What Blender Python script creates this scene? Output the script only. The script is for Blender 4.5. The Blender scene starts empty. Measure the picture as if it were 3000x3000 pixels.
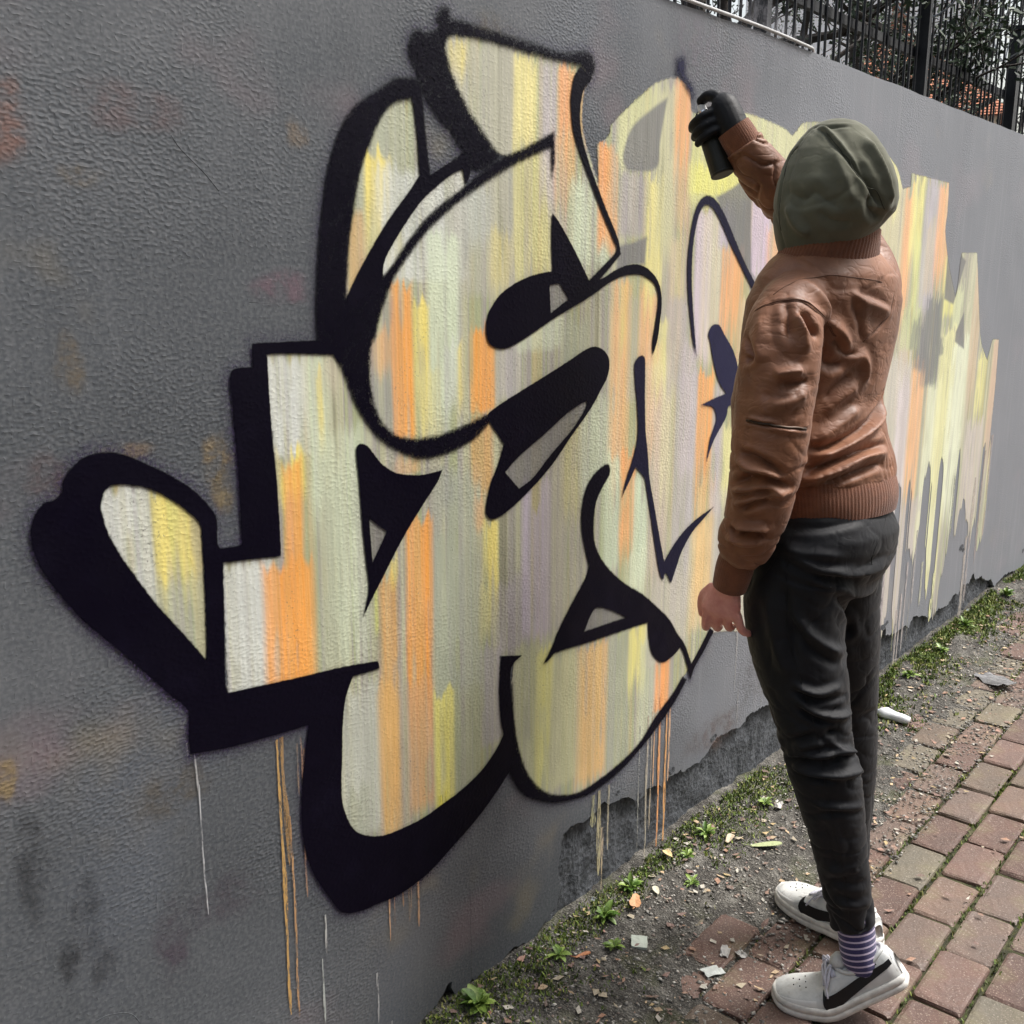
import bpy, bmesh, math, random
import numpy as np
from mathutils import Vector, Matrix, Euler, noise as mnoise
from mathutils.bvhtree import BVHTree

# ------------------------------------------------------------------ camera, sky, sun, exposure
SC = bpy.context.scene
COL = SC.collection
cam_d = bpy.data.cameras.new("camera")
cam_d.sensor_width = 36.0
cam_d.lens = 36.335
cam_d.clip_start = 0.05
cam_d.clip_end = 4000.0
cam = bpy.data.objects.new("camera", cam_d)
COL.objects.link(cam)
cam.location = (0.0, -1.28, 1.48)
cam.rotation_euler = (math.radians(90 - 12.743), 0.0, math.radians(39.94 - 90.0))
SC.camera = cam

SUN_EL, SUN_AZ = math.radians(58), math.radians(-40)      # azimuth measured from +X towards +Y
sun_dir = Vector((math.cos(SUN_EL) * math.cos(SUN_AZ), math.cos(SUN_EL) * math.sin(SUN_AZ), math.sin(SUN_EL)))
world = bpy.data.worlds.new("World")
SC.world = world
world.use_nodes = True
wn, wl = world.node_tree.nodes, world.node_tree.links
wn.clear()
sky = wn.new("ShaderNodeTexSky"); sky.sky_type = 'NISHITA'; sky.sun_disc = False
sky.sun_elevation = SUN_EL; sky.sun_rotation = math.pi / 2 - SUN_AZ
sky.air_density = 1.6; sky.dust_density = 6.0; sky.ozone_density = 1.0
hs = wn.new("ShaderNodeHueSaturation"); hs.inputs['Saturation'].default_value = 0.48
bg = wn.new("ShaderNodeBackground"); bg.inputs['Strength'].default_value = 0.095
wo = wn.new("ShaderNodeOutputWorld")
wl.new(sky.outputs[0], hs.inputs['Color']); wl.new(hs.outputs[0], bg.inputs['Color']); wl.new(bg.outputs[0], wo.inputs['Surface'])
sun_d = bpy.data.lights.new("sun", 'SUN')
sun_d.energy = 1.5; sun_d.angle = math.radians(17); sun_d.color = (1.0, 0.98, 0.955)
sun = bpy.data.objects.new("sun", sun_d)
COL.objects.link(sun)
sun.rotation_euler = sun_dir.to_track_quat('Z', 'Y').to_euler()
SC.view_settings.view_transform = 'Standard'
SC.view_settings.look = 'None'
SC.view_settings.exposure = 1.36
SC.view_settings.gamma = 1.0
SC.view_settings.use_curve_mapping = False
SC.render.engine = 'CYCLES'
SC.cycles.use_denoising = True
SC.cycles.max_bounces = 5
SC.cycles.diffuse_bounces = 3
SC.cycles.adaptive_threshold = 0.02
SC.cycles.transparent_max_bounces = 24

random.seed(7)
RNG = np.random.default_rng(7)

# ------------------------------------------------------------------ helpers
def lin(c):
    out = []
    for v in c:
        v /= 255.0
        out.append(v / 12.92 if v <= 0.04045 else ((v + 0.055) / 1.055) ** 2.4)
    return tuple(out)

def tag(o, label=None, cat=None, group=None, kind=None):
    if label: o["label"] = label
    if cat: o["category"] = cat
    if group: o["group"] = group
    if kind: o["kind"] = kind
    return o

def link(name, me, mat=None, parent=None):
    o = bpy.data.objects.new(name, me)
    COL.objects.link(o)
    if mat is not None and me is not None and len(me.materials) == 0:
        me.materials.append(mat)
    if parent is not None:
        o.parent = parent
    return o

def empty(name, loc=(0, 0, 0)):
    o = bpy.data.objects.new(name, None)
    o.empty_display_size = 0.1
    COL.objects.link(o)
    o.location = loc
    return o

def np_mesh(name, V, Fq, smooth=False):
    """fast mesh from arrays; Fq is (n,k) with k 3 or 4"""
    V = np.asarray(V, dtype=np.float32); Fq = np.asarray(Fq, dtype=np.int32)
    me = bpy.data.meshes.new(name)
    n, k = Fq.shape
    me.vertices.add(len(V)); me.vertices.foreach_set("co", V.ravel())
    me.loops.add(n * k); me.loops.foreach_set("vertex_index", Fq.ravel())
    me.polygons.add(n)
    me.polygons.foreach_set("loop_start", np.arange(0, n * k, k, dtype=np.int32))
    me.update(calc_edges=True)
    if smooth:
        me.polygons.foreach_set("use_smooth", np.ones(n, dtype=bool))
    me.validate()
    return me

def py_mesh(name, V, Fs, smooth=False):
    me = bpy.data.meshes.new(name)
    me.from_pydata([tuple(map(float, v)) for v in V], [], [tuple(int(i) for i in f) for f in Fs])
    if smooth:
        me.polygons.foreach_set("use_smooth", np.ones(len(me.polygons), dtype=bool))
    me.update()
    return me

def bm_mesh(name, bm, smooth=False):
    me = bpy.data.meshes.new(name)
    bm.to_mesh(me); bm.free()
    if smooth:
        me.polygons.foreach_set("use_smooth", np.ones(len(me.polygons), dtype=bool))
    return me

def box_bm(bm, x0, x1, y0, y1, z0, z1):
    vs = [bm.verts.new(p) for p in ((x0, y0, z0), (x1, y0, z0), (x1, y1, z0), (x0, y1, z0), (x0, y0, z1), (x1, y0, z1), (x1, y1, z1), (x0, y1, z1))]
    for f in ((0, 3, 2, 1), (4, 5, 6, 7), (0, 1, 5, 4), (1, 2, 6, 5), (2, 3, 7, 6), (3, 0, 4, 7)):
        bm.faces.new([vs[i] for i in f])
    return vs

def catmull(P, n=6, closed=False):
    P = [Vector(q) for q in P]; out = []
    m = len(P)
    for i in range(m if closed else m - 1):
        p0 = P[(i - 1) % m] if closed or i > 0 else P[i] * 2 - P[i + 1]
        p1, p2 = P[i], P[(i + 1) % m]
        p3 = P[(i + 2) % m] if closed or i + 2 < m else p2 * 2 - p1
        for j in range(n):
            t = j / n
            out.append(0.5 * ((2 * p1) + (p2 - p0) * t + (2 * p0 - 5 * p1 + 4 * p2 - p3) * t * t + (3 * p1 - p0 - 3 * p2 + p3) * t ** 3))
    if not closed:
        out.append(P[-1].copy())
    return out

def tube(path, radii, seg=10, cap=True):
    """tapered tube along a polyline -> V,F"""
    P = [Vector(q) for q in path]
    if not hasattr(radii, '__len__'):
        radii = [radii] * len(P)
    V, Fs = [], []
    up = Vector((0.13, 0.37, 0.92)).normalized()
    prev = None
    for i, q in enumerate(P):
        t = (P[min(i + 1, len(P) - 1)] - P[max(i - 1, 0)]).normalized()
        if prev is None:
            a = t.cross(up)
            if a.length < 0.05: a = t.cross(Vector((1, 0, 0)))
            a.normalize()
        else:
            a = (prev - t * prev.dot(t)).normalized()
        prev = a
        b = t.cross(a)
        for j in range(seg):
            w = 2 * math.pi * j / seg
            V.append(q + (a * math.cos(w) + b * math.sin(w)) * radii[i])
    for i in range(len(P) - 1):
        for j in range(seg):
            k = (j + 1) % seg
            Fs.append((i * seg + j, i * seg + k, (i + 1) * seg + k, (i + 1) * seg + j))
    if cap:
        Fs.append(tuple(range(seg - 1, -1, -1)))
        Fs.append(tuple(range((len(P) - 1) * seg, len(P) * seg)))
    return V, Fs

class Parts:
    """collects pieces of geometry into one mesh"""
    def __init__(s): s.V, s.F = [], []
    def add(s, V, F):
        o = len(s.V); s.V += list(V); s.F += [tuple(i + o for i in f) for f in F]
    def mesh(s, name, smooth=False): return py_mesh(name, s.V, s.F, smooth)

# ------------------------------------------------------------------ node materials
class NT:
    def __init__(s, name):
        s.mat = bpy.data.materials.new(name); s.mat.use_nodes = True
        s.nt = s.mat.node_tree; s.n = s.nt.nodes; s.l = s.nt.links
        s.n.clear()
        s.out = s.n.new("ShaderNodeOutputMaterial")
        s.b = s.n.new("ShaderNodeBsdfPrincipled")
        s.l.new(s.b.outputs[0], s.out.inputs[0])
        s.co = s.n.new("ShaderNodeTexCoord")
    def set(s, **k):
        for a, v in k.items():
            s.b.inputs[a.replace('_', ' ')].default_value = v
        return s
    def put(s, sock, val):
        if hasattr(val, 'node'): s.l.new(val, sock)
        elif val is not None: sock.default_value = val
    def mapping(s, scale=(1, 1, 1), rot=(0, 0, 0), coord='Object'):
        m = s.n.new("ShaderNodeMapping"); m.inputs['Scale'].default_value = scale; m.inputs['Rotation'].default_value = rot
        s.l.new(s.co.outputs[coord], m.inputs[0]); return m.outputs[0]
    def noise(s, scale, detail=3, rough=0.5, vec=None, dist=0.0):
        t = s.n.new("ShaderNodeTexNoise"); t.inputs['Scale'].default_value = scale
        t.inputs['Detail'].default_value = detail; t.inputs['Roughness'].default_value = rough; t.inputs['Distortion'].default_value = dist
        s.l.new(vec if vec is not None else s.co.outputs['Object'], t.inputs['Vector']); return t.outputs['Fac']
    def voronoi(s, scale, vec=None, feature='F1', out='Distance'):
        t = s.n.new("ShaderNodeTexVoronoi"); t.feature = feature; t.inputs['Scale'].default_value = scale
        s.l.new(vec if vec is not None else s.co.outputs['Object'], t.inputs['Vector']); return t.outputs[out]
    def ramp(s, fac, stops, interp='LINEAR'):
        r = s.n.new("ShaderNodeValToRGB"); r.color_ramp.interpolation = interp
        e = r.color_ramp.elements
        while len(e) < len(stops): e.new(0.5)
        for i, (p, c) in enumerate(stops):
            e[i].position = p
            e[i].color = (c, c, c, 1) if not hasattr(c, '__len__') else tuple(c)[:3] + (1,)
        s.l.new(fac, r.inputs[0]); return r.outputs[0]
    def mix(s, fac, a, b, mode='MIX'):
        m = s.n.new("ShaderNodeMix"); m.data_type = 'RGBA'; m.blend_type = mode
        s.put(m.inputs[0], fac)
        for k, v in ((6, a), (7, b)):
            if not hasattr(v, 'node') and len(v) == 3: v = tuple(v) + (1,)
            s.put(m.inputs[k], v)
        return m.outputs[2]
    def math(s, op, a, b=None, c=None, clamp=False):
        m = s.n.new("ShaderNodeMath"); m.operation = op; m.use_clamp = clamp
        s.put(m.inputs[0], a)
        if b is not None: s.put(m.inputs[1], b)
        if c is not None: s.put(m.inputs[2], c)
        return m.outputs[0]
    def maprange(s, v, a, b, c=0.0, d=1.0, smooth=True):
        m = s.n.new("ShaderNodeMapRange"); m.interpolation_type = 'SMOOTHSTEP' if smooth else 'LINEAR'
        s.put(m.inputs['Value'], v)
        for k, q in (('From Min', a), ('From Max', b), ('To Min', c), ('To Max', d)): s.put(m.inputs[k], q)
        return m.outputs[0]
    def attr(s, name, out='Fac'):
        a = s.n.new("ShaderNodeAttribute"); a.attribute_name = name; return a.outputs[out]
    def bump(s, h, strength=0.5, dist=0.01, normal=None):
        b = s.n.new("ShaderNodeBump"); b.inputs['Strength'].default_value = strength; b.inputs['Distance'].default_value = dist
        s.put(b.inputs['Height'], h)
        if normal is not None: s.l.new(normal, b.inputs['Normal'])
        return b.outputs[0]
    def color(s, v): s.put(s.b.inputs['Base Color'], v if hasattr(v, 'node') else tuple(v)[:3] + (1,)); return s
    def rough(s, v): s.put(s.b.inputs['Roughness'], v); return s
    def normal(s, v): s.l.new(v, s.b.inputs['Normal']); return s
    def alpha(s, v): s.put(s.b.inputs['Alpha'], v); return s

def simple(name, col, rough=0.6, var=0.15, scale=40, bump=0.0, bscale=80, spec=0.4, metal=0.0):
    m = NT(name)
    c2 = tuple(min(1, v * (1 + var)) for v in col); c1 = tuple(v * (1 - var) for v in col)
    m.color(m.ramp(m.noise(scale, 3), [(0.3, c1), (0.7, c2)])).rough(rough)
    m.b.inputs['Specular IOR Level'].default_value = spec
    m.b.inputs['Metallic'].default_value = metal
    if bump: m.normal(m.bump(m.noise(bscale, 3), bump, 0.004))
    return m.mat
BLACK=[
('OA',[(855,1091,1),(851,1100),(852,1136),(842,1156),(823,1179),(804,1196),(775,1216),(746,1233),(716,1249),(689,1256),(662,1254),(642,1243),(628,1227),(626,1213),(614,1204),(599,1201),(588,1189),(581,1172),(580,1154),(583,1135),(593,1109),(613,1073),(636,1038),(659,1010),(687,977),(716,942),(736,917),(756,891),(775,871),(784,856,1),(780,819),(781,790,1),(851,776),(927,767),(1002,760,1),(992,712),(982,652),(978,589),(983,538),(998,488),(1026,433),(1057,384),(1098,365),(1141,358),(1199,350),(1270,357),(1340,382),(1414,412),(1474,446),(1515,474,1),(1534,538,1),(1520,672),(1526,709),(1559,721,1),(1492,739,1),(1486,683),(1485,660),(1489,605),(1498,567,1),(1480,546),(1436,516),(1373,495),(1312,486),(1264,480),(1208,482),(1159,489),(1117,508),(1089,534),(1071,576),(1066,618),(1071,683),(1074,731),(1082,777),(1095,805),(1101,815,1),(1163,811,1),(1160,826,1),(1079,839),(985,849),(852,865,1),(849,881),(852,946),(856,1029),(858,1069,1),(964,1057,1),(964,1066),(963,1173),(958,1256),(957,1368,1),(931,1385,1),(930,1351,1),(913,1353),(895,1351),(889,1336),(891,1302),(893,1237),(894,1170),(893,1089,1)],0,0),
('frame',[(930,1387,1),(1057,1386),(1145,1383,1),(1143,1341,1),(1098,1344,1),(1085,1362,1),(955,1369),(931,1342,1)],0,0),
('BS',[(1288,1792),(1275,1797),(1235,1793),(1196,1770),(1150,1743),(1124,1717),(1108,1692),(1088,1645),(1075,1592),(1063,1526),(1054,1447),(1052,1384),(1052,1379),(1085,1362),(1102,1334),(1123,1287),(1144,1253),(1174,1220),(1210,1195),(1256,1175),(1291,1168),(1346,1171),(1403,1184),(1443,1203),(1469,1223,1),(1453,1230),(1384,1216),(1328,1207),(1288,1206),(1253,1209),(1219,1218),(1191,1239),(1172,1268),(1164,1301),(1162,1336),(1167,1379),(1173,1379),(1186,1416),(1203,1450),(1224,1484),(1258,1519),(1301,1558),(1354,1595),(1400,1621),(1447,1645),(1506,1673),(1572,1700),(1641,1723,1),(1645,1667,1),(1654,1704),(1652,1754,1),(1598,1731),(1546,1710),(1496,1694),(1457,1673),(1428,1656),(1400,1639),(1364,1619),(1319,1593),(1276,1560),(1242,1527),(1217,1501),(1196,1483,1),(1165,1473),(1116,1449,1),(1118,1473),(1127,1541),(1140,1595),(1157,1650),(1186,1705),(1214,1743),(1246,1761),(1269,1766)],0.004,0),
('LPline',[(1267,1798),(1287,1792),(1296,1769),(1300,1731),(1305,1689),(1310,1647),(1287,1644),(1282,1701),(1274,1755),(1269,1771)],0.002,0),
('Band',[(1287,1650,1),(1312,1651),(1374,1682),(1396,1691),(1412,1666),(1400,1638,1),(1392,1665,1),(1364,1655),(1325,1632),(1290,1608),(1256,1575),(1222,1537),(1201,1508),(1196,1483),(1200,1467),(1144,1431),(1111,1440),(1116,1449,1),(1139,1484),(1167,1520),(1195,1554),(1228,1589),(1261,1621)],0,0),
('BT1',[(1344,1916),(1332,1899),(1335,1884),(1305,1872),(1289,1875),(1271,1861),(1266,1840),(1273,1820),(1287,1798),(1307,1765),(1340,1738),(1370,1715),(1392,1691),(1374,1683),(1370,1673),(1401,1670),(1443,1667),(1496,1694,1),(1472,1710),(1439,1739),(1402,1773),(1372,1812),(1359,1838),(1353,1859),(1360,1875,1),(1382,1880),(1449,1883),(1571,1881),(1650,1881),(1731,1882,1),(1764,1865),(1781,1884),(1775,1903),(1751,1911),(1677,1897),(1597,1900),(1497,1902),(1404,1905),(1367,1905),(1361,1918)],0.006,0),
('BT2',[(1731,1882,1),(1712,1858),(1703,1825),(1705,1790),(1714,1755),(1732,1724),(1757,1689),(1788,1646),(1821,1603),(1855,1561),(1869,1537),(1824,1507),(1772,1476,1),(1788,1464,1),(1838,1496),(1886,1530,1),(1874,1562),(1833,1614),(1800,1658),(1768,1703),(1743,1748),(1734,1783),(1736,1816),(1747,1843),(1770,1866)],0.001,0),
('mouth',[(1453,1230),(1510,1253),(1602,1282),(1705,1315),(1766,1336),(1804,1339),(1837,1326),(1852,1303),(1845,1273),(1820,1245),(1782,1207),(1721,1161),(1661,1113),(1603,1077),(1536,1044),(1493,1029),(1467,1026),(1449,1038),(1449,1059),(1462,1098),(1483,1130),(1502,1169,1),(1463,1211,1)],0,0),
('U',[(1646,1604,1),(1666,1590),(1707,1550),(1743,1510),(1772,1476,1),(1819,1480),(1870,1498),(1917,1508),(1958,1509),(2002,1497),(2040,1470),(2055,1431),(2050,1380),(2041,1340),(2024,1309,1),(2021,1340),(2029,1373),(2040,1431),(2027,1463),(1995,1480),(1959,1488),(1904,1486),(1851,1473),(1801,1453),(1745,1432),(1657,1403),(1573,1370),(1515,1352),(1484,1352),(1459,1363),(1451,1386),(1455,1412),(1467,1429),(1495,1453),(1546,1475),(1600,1488),(1650,1494,1),(1646,1539)],0,0),
('T1',[(1128,1211),(1139,1213),(1154,1205),(1181,1174),(1213,1154),(1247,1145),(1282,1141),(1329,1142,1),(1317,1123),(1285,1093),(1248,1057),(1213,1019),(1182,981),(1151,943),(1128,913,1),(1140,946),(1144,967),(1138,1025),(1133,1087),(1130,1148),(1126,1196)],0,0),
('T2',[(1832,874),(1807,919),(1805,968),(1814,1006),(1837,1034),(1863,1060),(1852,1082),(1806,1068),(1774,1040),(1759,995),(1760,952),(1771,911),(1789,863,1),(1779,841),(1728,792),(1679,741),(1661,714),(1630,682,1),(1646,684),(1673,694),(1797,684),(1939,675),(2038,667,1),(2045,624),(2059,584),(2093,551),(2127,541),(2177,550),(2198,556),(2226,515),(2255,451,1),(2275,482),(2319,513),(2370,556,1),(2348,571,1),(2301,530),(2257,496,1),(2218,561),(2178,602),(2137,650),(2085,691),(2011,745),(1934,789),(1875,832)],0.0015,0),
('OB',[(1526,670),(1531,610),(1540,548),(1560,485),(1590,432),(1634,385),(1685,355),(1752,332),(1821,328),(1923,338),(2014,360),(2093,408),(2167,442),(2213,474,1),(2236,459,1),(2177,414),(2103,376),(2023,343),(1931,316),(1829,307),(1759,316),(1685,336),(1628,363),(1578,393),(1546,425),(1515,474,1)],0.003,0),
('L1',[(1951,1297),(1972,1311),(1992,1302),(1996,1223),(2003,1141),(2017,1077),(2027,1022),(2054,945),(2083,861),(2104,806,1),(2141,836),(2191,865),(2257,887),(2339,903,1),(2284,878),(2233,855),(2185,814),(2162,778),(2139,742,1),(2112,775),(2101,759,1),(2084,781),(2064,839),(2036,931),(2006,1027,1),(1966,1059,1),(1938,1026),(1911,996,1),(1930,1040),(1957,1089),(1971,1136),(1964,1205),(1952,1266)],0.001,0.25),
('loop',[(2223,1292,1),(2201,1332),(2184,1388),(2169,1450),(2163,1510),(2169,1570),(2184,1622),(2206,1655),(2239,1670),(2277,1665),(2323,1637),(2382,1580),(2443,1521),(2506,1469),(2561,1428,1),(2534,1424,1),(2483,1460),(2421,1513),(2360,1567),(2307,1617),(2271,1642),(2241,1649),(2217,1638),(2199,1607),(2185,1551),(2184,1490),(2192,1429),(2205,1366)],0.0015,0.3),
('eye',[(2274,1347),(2290,1366),(2325,1367),(2359,1339),(2409,1296),(2441,1240),(2432,1209,1),(2488,1139,1),(2399,1161),(2383,1131),(2324,1078),(2290,1027,1),(2305,1085),(2332,1131),(2312,1163),(2252,1175,1),(2319,1186),(2379,1193,1),(2338,1225),(2307,1275),(2283,1329)],0.001,0.6),
('sketch',[(2090,1917,1),(2118,1904),(2157,1875,1),(2169,1883,1),(2149,1905),(2126,1922,1),(2118,1953),(2088,1946)],0.012,0.55),
]
HOLES=[
[(678,1192),(676,1181),(682,1151),(694,1121),(717,1079),(750,1025),(786,975),(819,927,1),(822,955),(825,1036),(826,1103),(825,1132),(812,1150),(780,1178),(746,1199),(718,1208),(698,1211),(684,1206)],
[(1504,1113,1),(1547,1139),(1631,1175),(1707,1210),(1769,1227),(1766,1212),(1720,1172),(1649,1129),(1592,1090),(1547,1074,1)],
[(1640,1467,1),(1673,1471,1),(1704,1440,1),(1645,1413,1)],
[(1149,1085,1),(1189,1054,1),(1154,1006,1)],
[(1776,715,1),(1815,758),(1878,738),(1941,705,1)],
]
FILL=[
[(678,1192),(676,1181),(682,1151),(694,1121),(717,1079),(750,1025),(786,975),(819,927,1),(822,955),(825,1036),(826,1103),(825,1132),(812,1150),(780,1178),(746,1199),(718,1208),(698,1211),(684,1206)],
[(1272,1771,1),(1246,1763),(1214,1746),(1186,1708),(1157,1652),(1140,1598),(1127,1541),(1116,1473),(1115,1446,1),(1143,1481),(1171,1520),(1195,1551),(1228,1586),(1261,1619),(1293,1646,1),(1284,1701),(1278,1756)],
[(1396,1671,1),(1356,1655),(1312,1630),(1269,1591),(1227,1547),(1193,1504),(1190,1479,1),(1221,1499),(1267,1548),(1319,1590),(1400,1636,1)],
[(952,1373,1),(1103,1365,1),(1109,1334,1),(1152,1262),(1210,1202),(1235,1208,1),(1163,1243),(1154,1331),(1168,1382),(1207,1467),(1284,1563),(1376,1620),(1520,1693),(1520,1693,1),(1581,1712,1),(1526,1693,1),(1462,1709),(1429,1738),(1393,1772),(1367,1811),(1355,1837),(1349,1859),(1356,1878,1),(1449,1887),(1650,1886),(1752,1886,1),(1764,1868),(1747,1837),(1742,1784),(1752,1749),(1781,1701),(1803,1665,1),(1795,1743,1),(1834,1763),(1846,1788),(1916,1834),(1988,1878),(2043,1900),(2098,1911,1),(2140,1898,1),(2150,1888,1),(2169,1845),(2402,1872),(2615,1861),(2679,1846,1),(2760,1889),(3121,1904),(3422,1833),(3508,1763,1),(3579,1775,1),(3574,1817,1),(3955,1812,1),(3966,1712),(3963,1639),(4036,1528),(4143,1411,1),(4157,1451),(4170,1574,1),(4359,1577,1),(4434,1408),(4519,1236),(4638,1143,1),(4684,1229,1),(4778,1225,1),(4795,1043),(4806,786),(4868,465),(4786,308),(4687,376),(4531,522),(4419,428),(4374,345),(4301,246),(4293,156,1),(4278,91,1),(4209,177,1),(4094,305),(3956,495,1),(3868,429),(3838,268),(3795,216,1),(3634,217,1),(3146,329),(2710,448),(2475,528),(2341,556,1),(2250,486,1),(2217,470,1),(2172,430),(2098,395),(2019,351),(1927,327),(1825,317),(1755,324),(1685,346),(1631,374),(1584,414),(1551,480),(1534,550),(1525,671,1),(1534,719,1),(1489,739,1),(1489,659,1),(1493,604),(1505,564),(1486,540),(1439,511),(1375,490),(1315,481),(1266,474),(1208,475),(1159,484),(1112,507),(1084,533),(1066,578),(1062,620),(1067,684),(1070,732),(1078,778),(1093,805,1),(1097,823,1),(854,859,1),(855,954),(860,1077,1),(963,1056,1),(963,1182)],
]
GREY=[
[(2053,1861,1),(1997,1833),(1924,1790),(1893,1741),(1894,1713),(1928,1703),(2018,1717),(2029,1771)],
[(1882,1546,1),(1935,1554),(1987,1567,1),(1981,1512,1),(1930,1510),(1877,1497,1)],
[(2290,1668,1),(2375,1697),(2453,1734,1),(2465,1694,1),(2470,1600),(2483,1495,1),(2521,1469,1),(2443,1521),(2347,1617)],
[(4018,1407,1),(4126,1386,1),(4169,1451,1),(4226,1543,1),(4155,1568,1),(4013,1565,1)],
[(4189,1278,1),(4264,1349,1),(4307,1210,1),(4189,1243,1)],
]
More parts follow.
